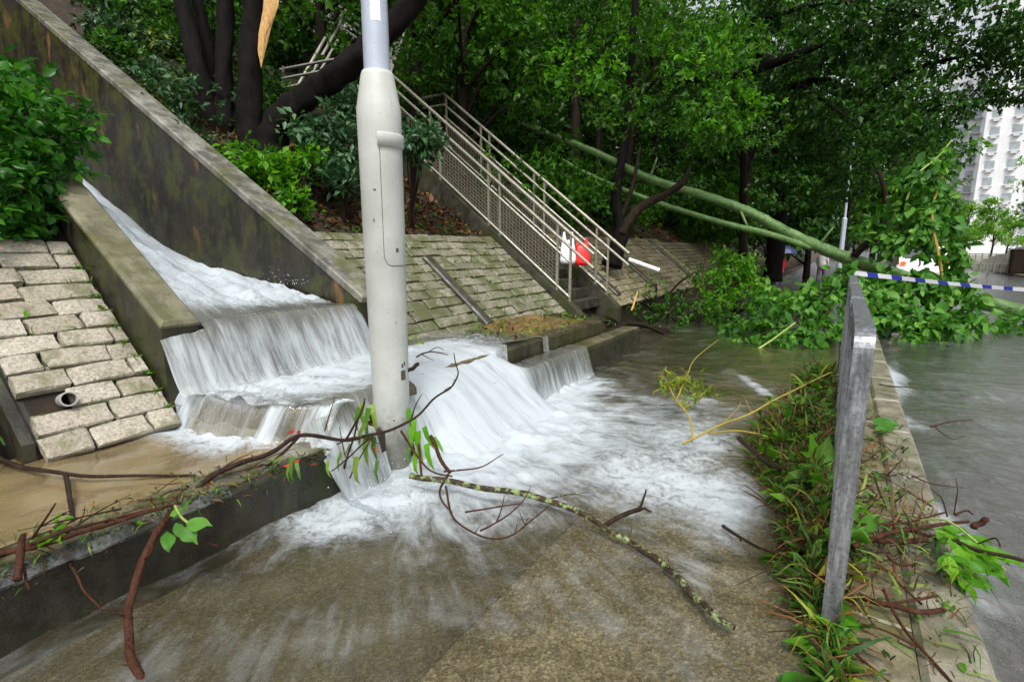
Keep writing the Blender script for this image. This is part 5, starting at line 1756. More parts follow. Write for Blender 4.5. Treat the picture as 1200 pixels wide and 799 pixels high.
branch("curled dark twig at the water edge beyond the pale leaf",
       [(L((1090, 500, .05), (1115, 494, .07), (1140, 492, .08)), .006, .003), (L((1095, 500, .05), (1115, 514, .03), (1130, 510, .05)), .004, .002), (L((1030, 450, .06), (1048, 453, .05), (1076, 454, .05)), .008, .005)], 'twigred', "twig", "curled_twig")
branch("brown log lying at the far end of the steps",
       [([(700, 395, 7.6), (722, 384, 7.9), (742, 379, 8.1), (762, 384, 8.3), (782, 392, 8.4)], .045, .03)], 'bark2', "log", "log")
branch("bright bare wood splinter in the weeds right of the stairs",
       [([(740, 364, 9.4), (744, 352, 9.5), (747, 342, 9.6)], .02, .014)], 'wood', "stick", "wood_splinter")
# white tube lying on the slope
p0, p1 = at(737, 304, t=10.3), at(773, 317, t=10.1)
tag(MB().tube([p0, p0.lerp(p1, .5), p1], .04, 12).build("white_tube", M['white']), "white plastic tube lying on the mossy stones right of the stairs", "tube")

# single leaves and sprigs


def sprig(name, label, cat, pts, mat, kind='broad', wd=.55, parent=None, stem=None):
    """pts: (px,py,z, length, (axis dx,dy,dz)) single leaves, each a part"""
    c0 = [at(q[0], q[1], z=q[2]) for q in pts]
    mid = sum(c0, Vector()) / len(c0)
    mid.z = min(c.z for c in c0)
    root = empty(name, mid)
    tag(root, label, cat)
    for (px, py, z, ln, ax), c in zip(pts, c0):
        nv_ = (random.uniform(-.3, .3), -.35 + random.uniform(-.2, .2), .9)
        V, Fc, T = leaf_mesh(np.array([tuple(c)]), np.array([ax], float), np.array([nv_]), np.array([ln]), wd * random.uniform(.85, 1.15), np.array([random.uniform(.35, .95)]), kind, random.uniform(.05, .3))
        obj("leaf", V, Fc, M[mat], root, attrs={'tone': T})
    if stem:
        MB().tube(spline([at(x, y, z=z) for x, y, z in stem], 4), .005, 5).build("stem", M['greenstem'], root)
    return root


def fan(px, py, z, n, ln, spread=1.6, a0=0.0, dz=-.1):
    return [(px + random.uniform(-5, 5), py + random.uniform(-4, 4), z + random.uniform(0, .03), ln * random.uniform(.7, 1.2), (math.cos(a0 + spread * (i / max(n - 1, 1) - .5)), math.sin(a0 + spread * (i / max(n - 1, 1) - .5)), dz + random.uniform(-.15, .15))) for i in range(n)]


sprig("leaf_sprig", "broad pale green leaves hanging on twigs over the ledge", "leaves",
      [(218, 612, .34, .1, (.8, .5, -.1)), (214, 618, .32, .09, (.9, .1, -.5)), (206, 612, .33, .07, (.6, -.1, -.6)), (204, 606, .34, .07, (-.5, .4, .1)), (211, 600, .36, .06, (.1, .5, .5)), (196, 622, .31, .08, (.3, -.2, -.9))], 'lf_big', wd=.62, stem=[(205, 592, .36), (212, 605, .34), (220, 612, .34)])
sprig("leaf_sprig", "small bright leaves caught among the twigs on the ledge at left", "leaves", fan(60, 626, .36, 7, .06, 4.5) + fan(72, 604, .34, 2, .06, 1.0), 'lf_bright')
sprig("pale_leaf", "large pale green leaf lying on the verge beyond the guardrail post", "leaf", [(1022, 495, .08, .19, (.9, .35, .0)), (1026, 500, .07, .12, (.6, -.5, 0))], 'lf_big', wd=.75)
sprig("leaf_sprig", "fresh green compound leaves drooping over the kerb at right", "leaves",
      fan(1100, 620, .14, 6, .12, 2.2, -.4, -.1) + fan(1120, 632, .14, 7, .13, 2.2, -.6, -.2) + fan(1135, 650, .1, 7, .13, 2.0, -.7, -.2) + fan(1110, 648, .12, 6, .12, 2.0, -1.0, -.2) + fan(1150, 640, .1, 7, .12, 2.0, -.4, -.3) + fan(1125, 672, .06, 6, .11, 2.4, -.9, -.1), 'lf_bright', wd=.4, stem=[(1075, 610, .15), (1110, 610, .2), (1150, 640, .14), (1178, 668, .05)])
sprig("leaf_sprig", "broad leaves wedged against the guardrail post", "leaves",
      [(968, 560, .2, .12, (.3, .6, .3)), (965, 575, .16, .13, (.5, .3, .2)), (1003, 640, .14, .1, (.2, .4, .6)), (975, 640, .14, .14, (.2, -.3, .8)), (985, 610, .15, .12, (.4, .2, .5)), (1008, 625, .13, .12, (.3, .3, .5)), (955, 595, .14, .1, (-.4, .3, .3)), (976, 590, .16, .1, (-.1, .5, .6))], 'lf_big', wd=.68)
sprig("leaf_sprig", "long green strap leaves caught on the branch beside the water fall", "leaves",
      [(338, 545, .36, .1, (.1, -.1, -.9)), (342, 535, .36, .13, (.3, -.3, -.85)), (330, 535, .36, .1, (-.3, -.3, -.4)), (322, 540, .34, .08, (-.6, -.3, -.2)), (347, 540, .36, .1, (.5, -.2, -.7))], 'lf_grass', 'blade', .2)
sprig("leaf_sprig", "green strap leaves hanging at the left of the lamp post foot", "leaves",
      [(425, 472, .52, .17, (.15, -.1, -.95)), (432, 478, .5, .2, (.1, -.2, -.9)), (436, 474, .5, .16, (.35, -.2, -.8)), (421, 478, .5, .16, (-.1, -.1, -.9)), (430, 510, .38, .18, (.1, -.15, -.95)), (438, 512, .36, .14, (.2, -.1, -.9)), (410, 520, .36, .15, (-.1, -.15, -.95)), (418, 535, .3, .17, (.05, -.1, -.95)), (400, 530, .32, .12, (-.2, -.1, -.9)), (442, 540, .26, .14, (.1, -.1, -.95)), (428, 495, .46, .16, (-.15, -.2, -.85)), (384, 540, .3, .1, (.2, -.1, -.9))], 'lf_grass', 'blade', .22)
sprig("leaf_sprig", "bright green strap leaves hanging at the right of the lamp post foot", "leaves",
      [(485, 490, .34, .17, (.25, -.2, -.9)), (490, 505, .3, .19, (.3, -.2, -.9)), (482, 500, .32, .16, (.05, -.1, -.95)), (497, 500, .3, .15, (.5, -.1, -.7)), (478, 478, .4, .14, (.2, 0, -.9)), (500, 520, .26, .16, (.4, -.2, -.8)), (488, 528, .24, .15, (.1, -.2, -.95)), (508, 512, .28, .12, (.6, -.1, -.5)), (481, 520, .28, .17, (.0, -.1, -.95))], 'lf_bright', 'blade', .22)
for (px, py, z, lab) in ((344, 542, .4, "small red leaf on the branch left of the falling water"), (368, 542, .36, "small red leaf right of the strap leaves over the ledge"), (1022, 779, .06, "red leaf on the verge at the foot of the guardrail"), (345, 505, .5, "red leaf tuft on the crossing of the dark branches"), (441, 527, .33, "red leaf against the foot of the lamp post")):
    sprig("red_leaf", lab, "leaf", fan(px, py, z, 4 if 'tuft' in lab else 2, .035, 2.5, random.uniform(0, 6)), 'lf_red')
sprig("leaf_sprig", "green leaves lying on the granite stones beside the low wall", "leaves", [(128, 352, .86, .09, (.4, .5, .1)), (134, 380, .74, .1, (.3, .3, .2)), (140, 384, .7, .08, (.6, 0, -.1)), (124, 348, .9, .07, (-.5, .4, .2))] + fan(148, 395, .68, 4, .04, 3), 'lf_bright')
sprig("leaf_sprig", "water washed green leaves in the rapids behind the lamp post", "leaves", fan(485, 398, .56, 5, .06, 5) + fan(498, 384, .58, 3, .05, 5), 'lf_bright')

# debris banked against the guardrail: grass blades, leaf bits and twigs nobody could count


def pile(name, label, n, region, mats, zmax):
    root = None
    for (mat, kind, frac, ln, wd) in mats:
        m_ = int(n * frac)
        C = []
        for i in range(m_):
            C.append(region())
        C = np.array(C)
        az = rng.uniform(0, 6.283, m_)
        el = np.clip(rng.normal(.3, .55, m_), -.5, 1.5)
        A = np.stack([np.cos(az) * np.cos(el), np.sin(az) * np.cos(el), np.sin(el)], 1)
        Nn = np.stack([rng.normal(0, .5, m_), rng.normal(0, .5, m_), np.ones(m_)], 1)
        V, Fc, T = leaf_mesh(C, A, Nn, ln * rng.uniform(.4, 1.9, m_) * (1 + .5 * (rng.uniform(0, 1, m_) > .9)), wd, rng.uniform(0, 1, m_), kind, .3)
        o = obj(name if root is None else "litter", V, Fc, M[mat], root, attrs={'tone': T})
        o["kind"] = "stuff"
        if root is None:
            root = o
            if label: tag(o, label, "debris")
    return root


def reg_bar():
    while True:
        s = random.uniform(1.7, 6.0)
        a = np.interp(s, [1.7, 1.9, 2.15, 2.5, 3.2, 3.4, 4.16, 5, 6], [.1, .06, -.02, -.1, -.24, -.4, -.44, -.34, -.2])
        b = .12
        n = a + (b - a) * random.betavariate(1.6, 1.6)
        if random.random() < .25 + .75 * min(1, (b - a) / .5):
            u = (n - a) / (b - a)
            return (n, s, random.uniform(0, .03 + (.2 + .1 * math.sin(s * 5)) * math.sin(math.pi * u) * min(1, (b - a) / .3)))


def reg_verge():
    while True:
        s = random.uniform(1.9, 5.2)
        n = random.uniform(.05, .5)
        d = abs(s - 2.75) / .5
        if random.random() < math.exp(-d * d) * 1.0 + .16 + .9 * math.exp(-((s - 3.9) / .35) ** 2) * .6:
            return (n, s, .03 + random.uniform(0, .1 * math.exp(-d * d)))


pile("debris_pile", "long heap of washed up grass, leaves and twigs along the guardrail foot", 10500, reg_bar,
     [('lf_grass', 'blade', .34, .1, .08), ('lf_yellow', 'blade', .06, .11, .07), ('lf_bright', 'oval', .1, .075, .42), ('lf_big', 'broad', .035, .07, .52), ('lf_shrub', 'oval', .15, .05, .45), ('lf_brown', 'blade', .42, .12, .04), ('lf_brown', 'diamond', .09, .03, .6)], .2)
pile("verge_litter", "scattered grass and leaf litter on the verge right of the guardrail", 900, reg_verge,
     [('lf_grass', 'blade', .35, .08, .08), ('lf_shrub', 'oval', .15, .04, .45), ('lf_brown', 'blade', .5, .09, .05)], .1)
gp = "loose twigs in the debris along the guardrail"
for i in range(90):
    b = Vector(reg_bar() if i % 4 else reg_verge())
    a = random.uniform(0, 6.28)
    ln = random.uniform(.12, .4)
    e = b + Vector((math.cos(a) * ln, math.sin(a) * ln, random.uniform(-.02, .1)))
    m_ = b.lerp(e, .5) + Vector((random.uniform(-.03, .03), random.uniform(-.03, .03), random.uniform(0, .04)))
    o = MB().tube(spline([b + Vector((0, 0, .03)), m_, e], 4), taper(9, random.uniform(.003, .006), .0015), 5).build("loose_twig", M[random.choice(['twigred', 'twigdark'])])
    tag(o, "loose brown twig among the debris along the guardrail", "twig", gp)


# leaf litter on the bank, on the silt and on the ledge top
def reg_bank():
    n = random.uniform(-8, -4.98); s = random.uniform(3.5, 7.0)
    return (n, s, ground_z(n, s) + random.uniform(0, .04))


def reg_under():
    n = random.uniform(-9, -4.98); s = random.uniform(8.8, 22)
    return (n, s, ground_z(n, s) + random.uniform(0, .04))


def reg_silt():
    return (random.uniform(-3.5, -2.7), random.uniform(4.4, 6.25), .47 + random.uniform(0, .03))


def reg_ledge():
    return (random.uniform(-2.6, -2.4), random.uniform(-.2, 1.45), .30 + random.uniform(0, .02))


pile("leaf_litter", "brown leaf litter on the planted bank", 5000, reg_bank, [('lf_brown', 'diamond', .8, .07, .5), ('lf_shrub', 'diamond', .2, .06, .5)], 0)
pile("leaf_litter", "brown leaf litter on the forest floor beyond the stairs", 4000, reg_under, [('lf_brown', 'diamond', .7, .09, .5), ('lf_forest', 'diamond', .3, .1, .5)], 0)
pile("leaf_litter", "weeds and leaf bits lying on the silt of the upper step", 700, reg_silt, [('lf_brown', 'diamond', .5, .035, .5), ('lf_grass', 'blade', .3, .05, .12), ('lf_bright', 'oval', .2, .04, .5)], 0)
def reg_edge():
    s = random.uniform(-.25, 1.75)
    q = random.random()
    return (-2.345 + .045 * q + random.uniform(-.01, .0), s, .305 - .06 * q ** 2 - random.uniform(0, .05) * (q > .85))


pile("moss_fringe", "fringe of moss and fine grass along the front edge of the ledge", 750, reg_edge, [('lf_grass', 'blade', .35, .03, .14), ('lf_brown', 'blade', .35, .035, .1), ('lf_shrub', 'diamond', .3, .014, .6)], 0)
gl_ = "thin twigs tangled along the ledge top"
for i in range(22):
    b = Vector((random.uniform(-2.55, -2.34), random.uniform(-.1, 1.5), .31 + random.uniform(0, .03)))
    a = random.gauss(1.45, .45) + (math.pi if random.random() < .5 else 0)
    ln = random.uniform(.1, .34)
    e = b + Vector((math.cos(a) * ln, math.sin(a) * ln, random.uniform(-.01, .06)))
    m_ = b.lerp(e, .5) + Vector((random.uniform(-.02, .02), random.uniform(-.02, .02), random.uniform(.0, .02)))
    tag(MB().tube(spline([b, m_, e], 4), taper(9, random.uniform(.0025, .005), .0012), 5).build("thin_twig", M[random.choice(['twigred', 'twigdark', 'twigdark'])]), "thin dark twig in the tangle along the ledge top", "twig", gl_)
pile("leaf_litter", "small leaf bits and moss on the ledge top", 320, reg_ledge, [('lf_brown', 'diamond', .5, .018, .5), ('lf_grass', 'blade', .5, .035, .12)], 0)


def reg_joint():
    v = random.choice([q * .15 for q in range(0, 11)])
    s = random.uniform(.85, 1.5)
    if random.random() < .5: s = 1.49 - abs(random.gauss(0, .02))
    p = Vector((NB, s, z_pitch(NB, .40))) + UP_S * v
    return tuple(p + NRM_S * .01)


def reg_joint2():
    v = random.choice([q * .15 for q in range(1, 11)])
    s = random.uniform(4.6, 7.0)
    p = Vector((NB, s, z_pitch(NB))) + UP_S * v
    return tuple(p + NRM_S * .01)


pile("joint_grass", "fine grass and moss growing in the joints of the near granite slope", 420, reg_joint, [('lf_grass', 'blade', .7, .035, .12), ('lf_bright', 'oval', .3, .022, .5)], 0)
pile("joint_grass", "fine weeds in the joints of the granite slope beside the stairs", 420, reg_joint2, [('lf_grass', 'blade', .6, .06, .12), ('lf_bright', 'oval', .4, .04, .5)], 0)

# rough stone and grass in the hollow at the left edge
rk = []
for i in range(14):
    for j in range(9):
        a, b = i / 14 * 6.283, (j / 8 - .5) * math.pi
        r_ = .2 * (1 + .25 * math.sin(3 * a + 1) * math.cos(b) + .15 * math.sin(5 * b + 2 * a))
        rk.append((-3.72 + r_ * 1.2 * math.cos(a) * math.cos(b), .52 + r_ * math.sin(a) * math.cos(b), .3 + r_ * .8 * math.sin(b)))
Fc = [(i * 9 + j, ((i + 1) % 14) * 9 + j, ((i + 1) % 14) * 9 + j + 1, i * 9 + j + 1) for i in range(14) for j in range(8)]
tag(obj("rock", rk, Fc, M['stringer'], smooth=True), "dark wet rock in the hollow at the left edge below the granite slope", "rock")
C = np.array([(-3.8 + random.gauss(0, .12), .6 + random.gauss(0, .07), .42 + random.uniform(0, .05)) for i in range(150)])
az = rng.uniform(0, 6.28, 150)
A = np.stack([np.cos(az), np.sin(az), rng.uniform(.2, 1.4, 150)], 1)
V, Fc, T = leaf_mesh(C, A, np.tile([0.1, 0, 1], (150, 1)), .1 * rng.uniform(.5, 1.4, 150), .1, rng.uniform(0, 1, 150), 'blade', .4)
o = obj("grass_tuft", V, Fc, M['lf_grass'], None, attrs={'tone': T}); tag(o, "tuft of grass on the dark rock at the left edge", "grass", None, "stuff")

# ================================================================== BAGS, TAPE


def bag(label, px0, py0, px1, py1, t_, mat):
    a, b, c, d = at(px0, py1, t=t_), at(px1, py1, t=t_), at(px1, py0, t=t_), at(px0, py0, t=t_)
    rt, up = (b - a), (d - a)
    dep = rt.cross(up).normalized() * rt.length * .32
    prof = [(.08, .92, .0, .6), (.0, 1.0, .12, 1.0), (.03, .97, .45, 1.0), (.1, .9, .66, .75), (.12, .88, .74, .5)]
    V, Fc = [], []
    for (x0, x1, h, dd) in prof:
        for q in range(10):
            u = q / 10 * 6.283
            x = (x0 + x1) / 2 + (x1 - x0) / 2 * math.copysign(abs(math.cos(u)) ** .6, math.cos(u)) + .025 * math.sin(7 * u + h * 9)
            V.append(a + rt * x + up * h + dep * dd * .5 * math.sin(u) * (1 + .15 * math.sin(5 * u + h * 20)))
    for i in range(4):
        for q in range(10): Fc.append((i * 10 + q, i * 10 + (q + 1) % 10, i * 10 + 10 + (q + 1) % 10, i * 10 + 10 + q))
    Fc.append(tuple(range(9, -1, -1))); Fc.append(tuple(range(40, 50)))
    o = obj("plastic_bag", V, Fc, M[mat], None, smooth=True)
    tag(o, label, "bag")
    for (xa, xb) in ((.14, .4), (.62, .88)):
        mb = MB()
        for sd in (-.3, .3):
            P = [a + rt * xa + up * .72, a + rt * xb + up * .72, a + rt * ((xa + xb) / 2 + .05) + up * 1.0, a + rt * ((xa + xb) / 2 - .05) + up * 1.0]
            P = [p + dep * sd * .5 for p in P]
            Q = [p + dep * .03 for p in P]
            mb.add(P + Q, [(0, 1, 2, 3), (7, 6, 5, 4), (0, 4, 5, 1), (1, 5, 6, 2), (2, 6, 7, 3), (3, 7, 4, 0)])
        mb.build("handle", M[mat], o)
    return o


bag("red plastic carrier bag hanging on the lower end of the stair railing", 672, 279, 692, 311, 9.0, 'red')
bag("white plastic carrier bag hanging beside the red bag on the stair railing", 656, 272, 675, 309, 8.85, 'bagwhite')


def m_tape():
    t = NT("barrier_tape")
    uvn = t.n.new("ShaderNodeUVMap"); uvn.uv_map = "flow"
    sep = t.n.new("ShaderNodeSeparateXYZ"); t.link(uvn.outputs[0], sep.inputs[0])
    f = t.math('FRACT', t.math('ADD', sep.outputs[0], t.math('MULTIPLY', sep.outputs[1], .12)))
    col = t.mix(t.math('GREATER_THAN', f, .56), (.82, .84, .88), (.03, .045, .42))
    return t.fin(col, .35)


M['tape'] = m_tape()
pA, pB = at(1002, 320, t=5.75), at(1330, 344, t=6.8)
V, Uv = [], []
N_ = 60
for i in range(N_ + 1):
    u = i / N_
    p = pA.lerp(pB, u) + Vector((0, 0, -.05 * math.sin(u * math.pi)))
    tw = .5 + .55 * math.sin(u * 11 + 1)
    w = Vector((.3 * math.sin(tw * 2), -.55 * math.cos(tw), .8 + .2 * math.sin(tw))).normalized() * .026
    V += [p - w, p + w]
    Uv += [(u * (pB - pA).length / .34, 0), (u * (pB - pA).length / .34, 1)]
Fc = [(2 * i, 2 * i + 2, 2 * i + 3, 2 * i + 1) for i in range(N_)]
o = obj("barrier_tape", V, Fc, M['tape'], None, uv=Uv)
sd_ = o.modifiers.new("thickness", 'SOLIDIFY'); sd_.thickness = .001
tag(o, "blue and white striped barrier tape stretched from the guardrail across the road", "tape")

# ================================================================== STREET BEYOND
# rear of a car with lit tail lamps
M['carpaint'] = m_plain("white_car_paint", (.72, .73, .74), .25, 0, .04)
M['glass'] = m_plain("dark_glass", (.02, .025, .03), .08)
M['rubber'] = m_plain("tyre_rubber", (.02, .02, .02), .7)
M['chrome'] = m_plain("alloy", (.5, .5, .52), .3, .9)
t = NT("tail_lamp")
t.fin((.5, .02, .01), .3)
t.b.inputs['Emission Color'].default_value = (1, .05, .015, 1)
t.b.inputs['Emission Strength'].default_value = 2.2
M['lamp'] = t.m


def make_car(label, x, y, lit, rz=0.0):
    root = empty("car", (x, y, -.1))
    tag(root, label, "car")
    prof = [(-2.1, .28), (-2.18, .55), (-2.12, .95), (-1.95, 1.0), (-1.55, 1.5), (-.2, 1.58), (.6, 1.5), (1.25, 1.02), (2.0, .9), (2.2, .6), (2.15, .28)]
    secs = []
    for k_, (hw, sh) in enumerate(((.72, .0), (.84, .0), (.84, 0), (.72, 0))):
        pass
    V, Fc = [], []
    n_ = len(prof)
    for X_, ins in ((-.86, 1), (-.8, 0), (.8, 0), (.86, 1)):
        for (py_, pz) in prof:
            k2 = 1 - .16 * max(0, (pz - .95)) / .6
            zz = pz if ins == 0 else .28 + (min(pz, .98) - .28) * .94
            xx = X_ * k2 if ins == 0 else X_
            yy = py_ * (.985 if ins else 1)
            V.append((x + xx, y + yy, -.1 + zz))
    for a in range(3):
        for i in range(n_ - 1):
            Fc.append((a * n_ + i, a * n_ + i + 1, (a + 1) * n_ + i + 1, (a + 1) * n_ + i))
        Fc.append((a * n_ + n_ - 1, a * n_, (a + 1) * n_, (a + 1) * n_ + n_ - 1))
    Fc += [tuple(range(n_ - 1, -1, -1)), tuple(3 * n_ + i for i in range(n_))]
    obj("body", V, Fc, M['carpaint'], root, smooth=False)
    Mx = Matrix.Rotation(math.atan2(.4, .5), 3, 'X')
    MB().box((x, y - 1.79, -.1 + 1.25), (.62, .012, .24), Matrix.Rotation(-math.atan2(.4, .5), 3, 'X'), .01).build("rear_window", M['glass'], root)
    MB().box((x, y + 1.0, -.1 + 1.27), (.62, .012, .3), Matrix.Rotation(math.atan2(.65, .48), 3, 'X'), .01).build("windscreen", M['glass'], root)
    for sx in (-1, 1):
        MB().box((x + sx * .66, y - 2.16, -.1 + .86), (.085, .05, .075), None, .035).build("tail_lamp", M['lamp'], root)
        MB().box((x + sx * .76, y - .5, -.1 + 1.22), (.015, .75, .17), None, .01).build("side_window", M['glass'], root)
        for yy in (-1.35, 1.35):
            w_ = MB()
            c = Vector((x + sx * .76, y + yy, -.1 + .31))
            w_.tube([c + Vector((-.1, 0, 0)), c + Vector((.1, 0, 0))], .31, 18)
            wo = w_.build("wheel", M['rubber'], root)
            MB().tube([c + Vector((-.108, 0, 0)), c + Vector((.108, 0, 0))], .19, 12).build("rim", M['chrome'], wo)
    MB().box((x, y - 2.17, -.1 + .62), (.24, .012, .06), None, .004).build("number_plate", M['white'], root)
    MB().box((x, y - 2.16, -.1 + .38), (.84, .05, .08), None, .02).build("bumper", M['seam'], root)
    return root


pc_ = at(1081, 311, t=20)
make_car("white car with lit red tail lamps stopped behind the fallen foliage", pc_.x + .05, pc_.y + 2.1, True)

# people far along the path


def person(label, foot, h, top, trouser, yaw, umbrella=None):
    root = empty("person", foot)
    tag(root, label, "person")
    me = bpy.data.meshes.new("body")
    k = h / 1.7
    P = [(0, 0, .92), (0, .0, 1.15), (0, .02, 1.4), (0, .03, 1.5), (0, .05, 1.6), (0, .05, 1.7),
         (.09, 0, .88), (.1, .08, .48), (.1, .02, .07), (.1, .14, .03), (-.09, 0, .88), (-.1, -.06, .48), (-.1, -.16, .08), (-.1, -.04, .03),
         (.19, .02, 1.4), (.24, .02, 1.15), (.2, .18, .98), (.2, .25, .94), (-.19, .02, 1.4), (-.24, .0, 1.15), (-.21, .1, .92), (-.2, .15, .86)]
    rad = [.15, .13, .15, .06, .085, .07, .1, .07, .045, .035, .1, .07, .045, .035, .06, .048, .035, .03, .06, .048, .035, .03]
    Eg = [(0, 1), (1, 2), (2, 3), (3, 4), (4, 5), (0, 6), (6, 7), (7, 8), (8, 9), (0, 10), (10, 11), (11, 12), (12, 13), (2, 14), (14, 15), (15, 16), (16, 17), (2, 18), (18, 19), (19, 20), (20, 21)]
    cr, sr = math.cos(yaw), math.sin(yaw)
    me.from_pydata([((p[0] * cr - p[1] * sr) * k, (p[0] * sr + p[1] * cr) * k, p[2] * k) for p in P], Eg, [])
    o = bpy.data.objects.new("body", me)
    COL.objects.link(o)
    o.parent = root
    WORLD[o] = Vector(foot)
    sk = o.modifiers.new("skin", 'SKIN')
    for i, v_ in enumerate(me.skin_vertices[0].data): v_.radius = (rad[i] * k, rad[i] * k); v_.use_root = (i == 0)
    o.modifiers.new("sub", 'SUBSURF').levels = 1
    t = NT(label[:12].replace(' ', '_'))
    tc = t.n.new("ShaderNodeTexCoord")
    sep = t.n.new("ShaderNodeSeparateXYZ"); t.link(tc.outputs['Object'], sep.inputs[0])
    c1 = t.mix(t.math('GREATER_THAN', sep.outputs[2], .9 * k), trouser, top)
    c2 = t.mix(t.math('GREATER_THAN', sep.outputs[2], 1.49 * k), c1, (.42, .26, .18))
    c3 = t.mix(t.math('GREATER_THAN', sep.outputs[2], 1.68 * k), c2, (.02, .016, .013))
    me.materials.append(t.fin(c3, .7))
    MB().lathe([(.0, .13), (.06, .12), (.095, .06), (.1, .0), (.09, -.06)], (foot[0], foot[1], foot[2] + 1.6 * k), 12).build("hair", M['rubber'], root, smooth=True)
    return root


f1 = at(912, 332, t=20)
person("person in a red jacket under a dark umbrella far along the path", (f1.x, f1.y, f1.z - .45), 1.65, (.5, .02, .05), (.03, .03, .05), .6)
ub = empty("umbrella", (f1.x, f1.y, f1.z - .45 + 1.55))
tag(ub, "dark blue umbrella held over the person in red", "umbrella")
M['umb'] = m_plain("umbrella_cloth", (.03, .04, .12), .5)
c = (f1.x, f1.y, f1.z - .45 + 1.62)
MB().lathe([(.02, .28), (.25, .24), (.45, .13), (.56, -.02), (.555, -.02), (.44, .12), (.24, .225), (.02, .265)], c, 8).build("canopy", M['umb'], ub)
MB().tube([Vector(c) + Vector((0, 0, .32)), Vector(c) + Vector((0, 0, -.55))], .012, 6).build("shaft", M['seam'], ub)
f2 = at(961, 330, t=23)
person("person in white top and purple trousers standing far along the path", (f2.x, f2.y, f2.z - .2), 1.6, (.75, .74, .76), (.12, .06, .16), -.4)

# thin pale post far behind the fallen tree
a = at(985, 300, t=19)
pz = empty("far_post", a)
tag(pz, "thin pale post seen through the trees behind the fallen trunk", "post")
MB().tube([Vector((a.x, a.y, -.1)), Vector((a.x, a.y, 2.4)), Vector((a.x, a.y, 2.45)), Vector((a.x, a.y, 5.2))], [.09, .085, .045, .04], 10).build("pole", M['paintsteel'], pz)

# sloping pale wall with a fence at the right
rw = empty("sloping_wall", at(1170, 320, t=30))
tag(rw, "pale sloping stone wall beyond the road at right", "wall")
A0 = at(1140, 333, t=30); A0.z = 0
B0 = at(1262, 333, t=26); B0.z = 0
dv = (B0 - A0); nv = Vector((-dv.y, dv.x, 0)).normalized()
if nv.y < 0: nv = -nv
M['palewall'] = m_concrete("pale_wall_stone", (.38, .37, .34), (.6, .6, .56), (.2, .22, .1), .35, .35, 1.5, .6)
nrow, ncol = 6, 14
for r_ in range(nrow):
    for c_ in range(ncol):
        u0, u1 = c_ / ncol, (c_ + 1) / ncol
        hmax = .5 + 2.3 * (u0 + u1) / 2
        z0, z1 = r_ * .5, min((r_ + 1) * .5, hmax)
        if z1 - z0 < .1: continue
        p = A0 + dv * ((u0 + u1) / 2) + nv * (.25 * r_)
        Mx = Matrix((dv.normalized(), nv, Vector((0, 0, 1)))).transposed()
        MB().box((p.x, p.y, (z0 + z1) / 2), (dv.length / ncol / 2 - .012, .3, (z1 - z0) / 2 - .012), Mx, .03).build("stone", M['palewall'], rw)
fe = empty("fence", A0 - nv * .8)
tag(fe, "grey railing fence in front of the pale sloping wall", "fence")
for h in (.15, .55, 1.0):
    MB().tube([A0 - nv * .8 + Vector((0, 0, h)), B0 - nv * .8 + Vector((0, 0, h))], .022, 6).build("rail", M['rail'], fe)
for i in range(15):
    p = A0 - nv * .8 + dv * (i / 14)
    MB().box((p.x, p.y, .52), (.025, .025, .52)).build("post", M['rail'], fe)
hb = at(1196, 322, t=27.5)
hut = empty("roadside_cabinet", (hb.x, hb.y, 0))
tag(hut, "brown roadside cabinet at the right edge by the fence", "cabinet")
MB().box((hb.x, hb.y, .62), (.5, .35, .62), None, .03).build("body", M['bark2'], hut)
MB().box((hb.x, hb.y, 1.27), (.55, .4, .03), None, .01).build("top", M['gutter'], hut)
for sx in (-.24, .24):
    MB().box((hb.x + sx, hb.y - .36, .62), (.22, .012, .54), None, .006).build("door", M['bark2'], hut)

# white residential tower
M['tower'] = m_concrete("tower_render", (.8, .82, .84), (.88, .9, .92), (.7, .72, .7), .15, .05, .15, .6)
M['winglass'] = m_plain("window_glass", (.33, .37, .39), .3, 0, .3, 1)
M['ac'] = m_plain("air_conditioner", (.62, .64, .65), .5, 0, .2, 3)


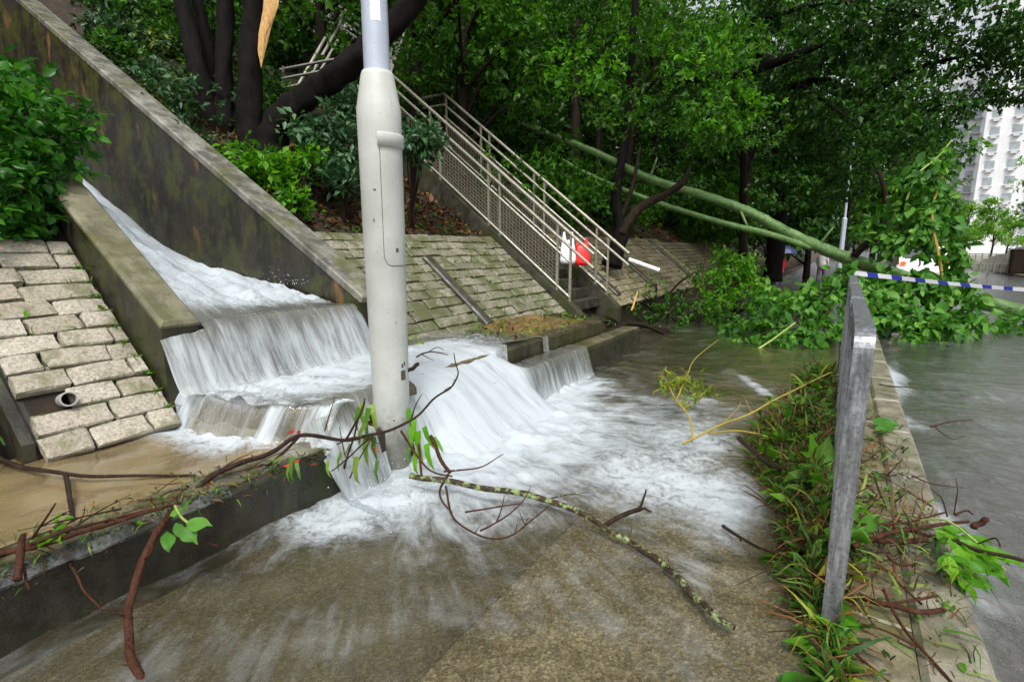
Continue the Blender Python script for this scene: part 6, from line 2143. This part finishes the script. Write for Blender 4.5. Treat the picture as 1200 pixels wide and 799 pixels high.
def tower(label, c0, c1, height, ncols, fl, depth=14, balc=False):
    """facade from ground point c0 to c1"""
    root = empty("tower_block", c0)
    tag(root, label, "building")
    d = Vector((c1.x - c0.x, c1.y - c0.y, 0)); w = d.length; d.normalize()
    nb = Vector((-d.y, d.x, 0))
    if nb.y < 0: nb = -nb
    Mx = Matrix((d, nb, Vector((0, 0, 1)))).transposed()
    mid = c0 + d * w / 2
    MB().box((mid.x + nb.x * depth / 2, mid.y + nb.y * depth / 2, height / 2), (w / 2, depth / 2, height / 2), Mx).build("wall", M['tower'], root)
    bay = w / ncols
    proto = {}
    for i in range(ncols):
        x = (i + .5) * bay
        if i % 3 == 2:      # a projecting rib between the bays
            p = c0 + d * (x + bay * .5) - nb * .2
            MB().box((p.x, p.y, height / 2), (.35, .3, height / 2 - .05), Mx).build("pier", M['tower'], root)
        for f in range(int(height / fl) - 1):
            z = (f + 1.5) * fl
            p = c0 + d * x
            for key, off, hw, hh, hd, mt_ in (("window", .03, .62, .68, .05, 'winglass'), ("air_conditioner", .3, .36, .26, .28, 'ac'), ("sill", .12, .75, .07, .14, 'tower')):
                zz = z + (-.95 if key == "air_conditioner" else (-.74 if key == "sill" else 0))
                q = p - nb * off
                if key not in proto:
                    o = MB().box((q.x, q.y, zz), (hw, hd, hh), Mx).build(key, M[mt_], root)
                    proto[key] = (o, q.copy(), zz)
                else:
                    o0, q0, z0 = proto[key]
                    o = o0.copy(); COL.objects.link(o)
                    o.location = o0.location + Vector((q.x - q0.x, q.y - q0.y, zz - z0))
            if balc:
                q = p - nb * .6
                MB().box((q.x, q.y, z - .8), (bay * .42, .6, .08), Mx).build("balcony", M['ac'], root)
    MB().box((mid.x + nb.x * depth / 2, mid.y + nb.y * depth / 2, height + .4), (w / 2 + .2, depth / 2 + .2, .4), Mx).build("parapet", M['tower'], root)
    return root


q0, q1 = at(1133, 285, t=92), at(1300, 285, t=80)
q0.z = q1.z = 0
tower("tall white residential tower with rows of small windows at upper right", q0, q1, 52, 6, 2.75)
q0, q1 = at(1085, 285, t=112), at(1131, 285, t=108)
q0.z = q1.z = 0
tower("greyer tower with balconies left of the tall white tower", q0, q1, 36, 3, 2.9, balc=True)
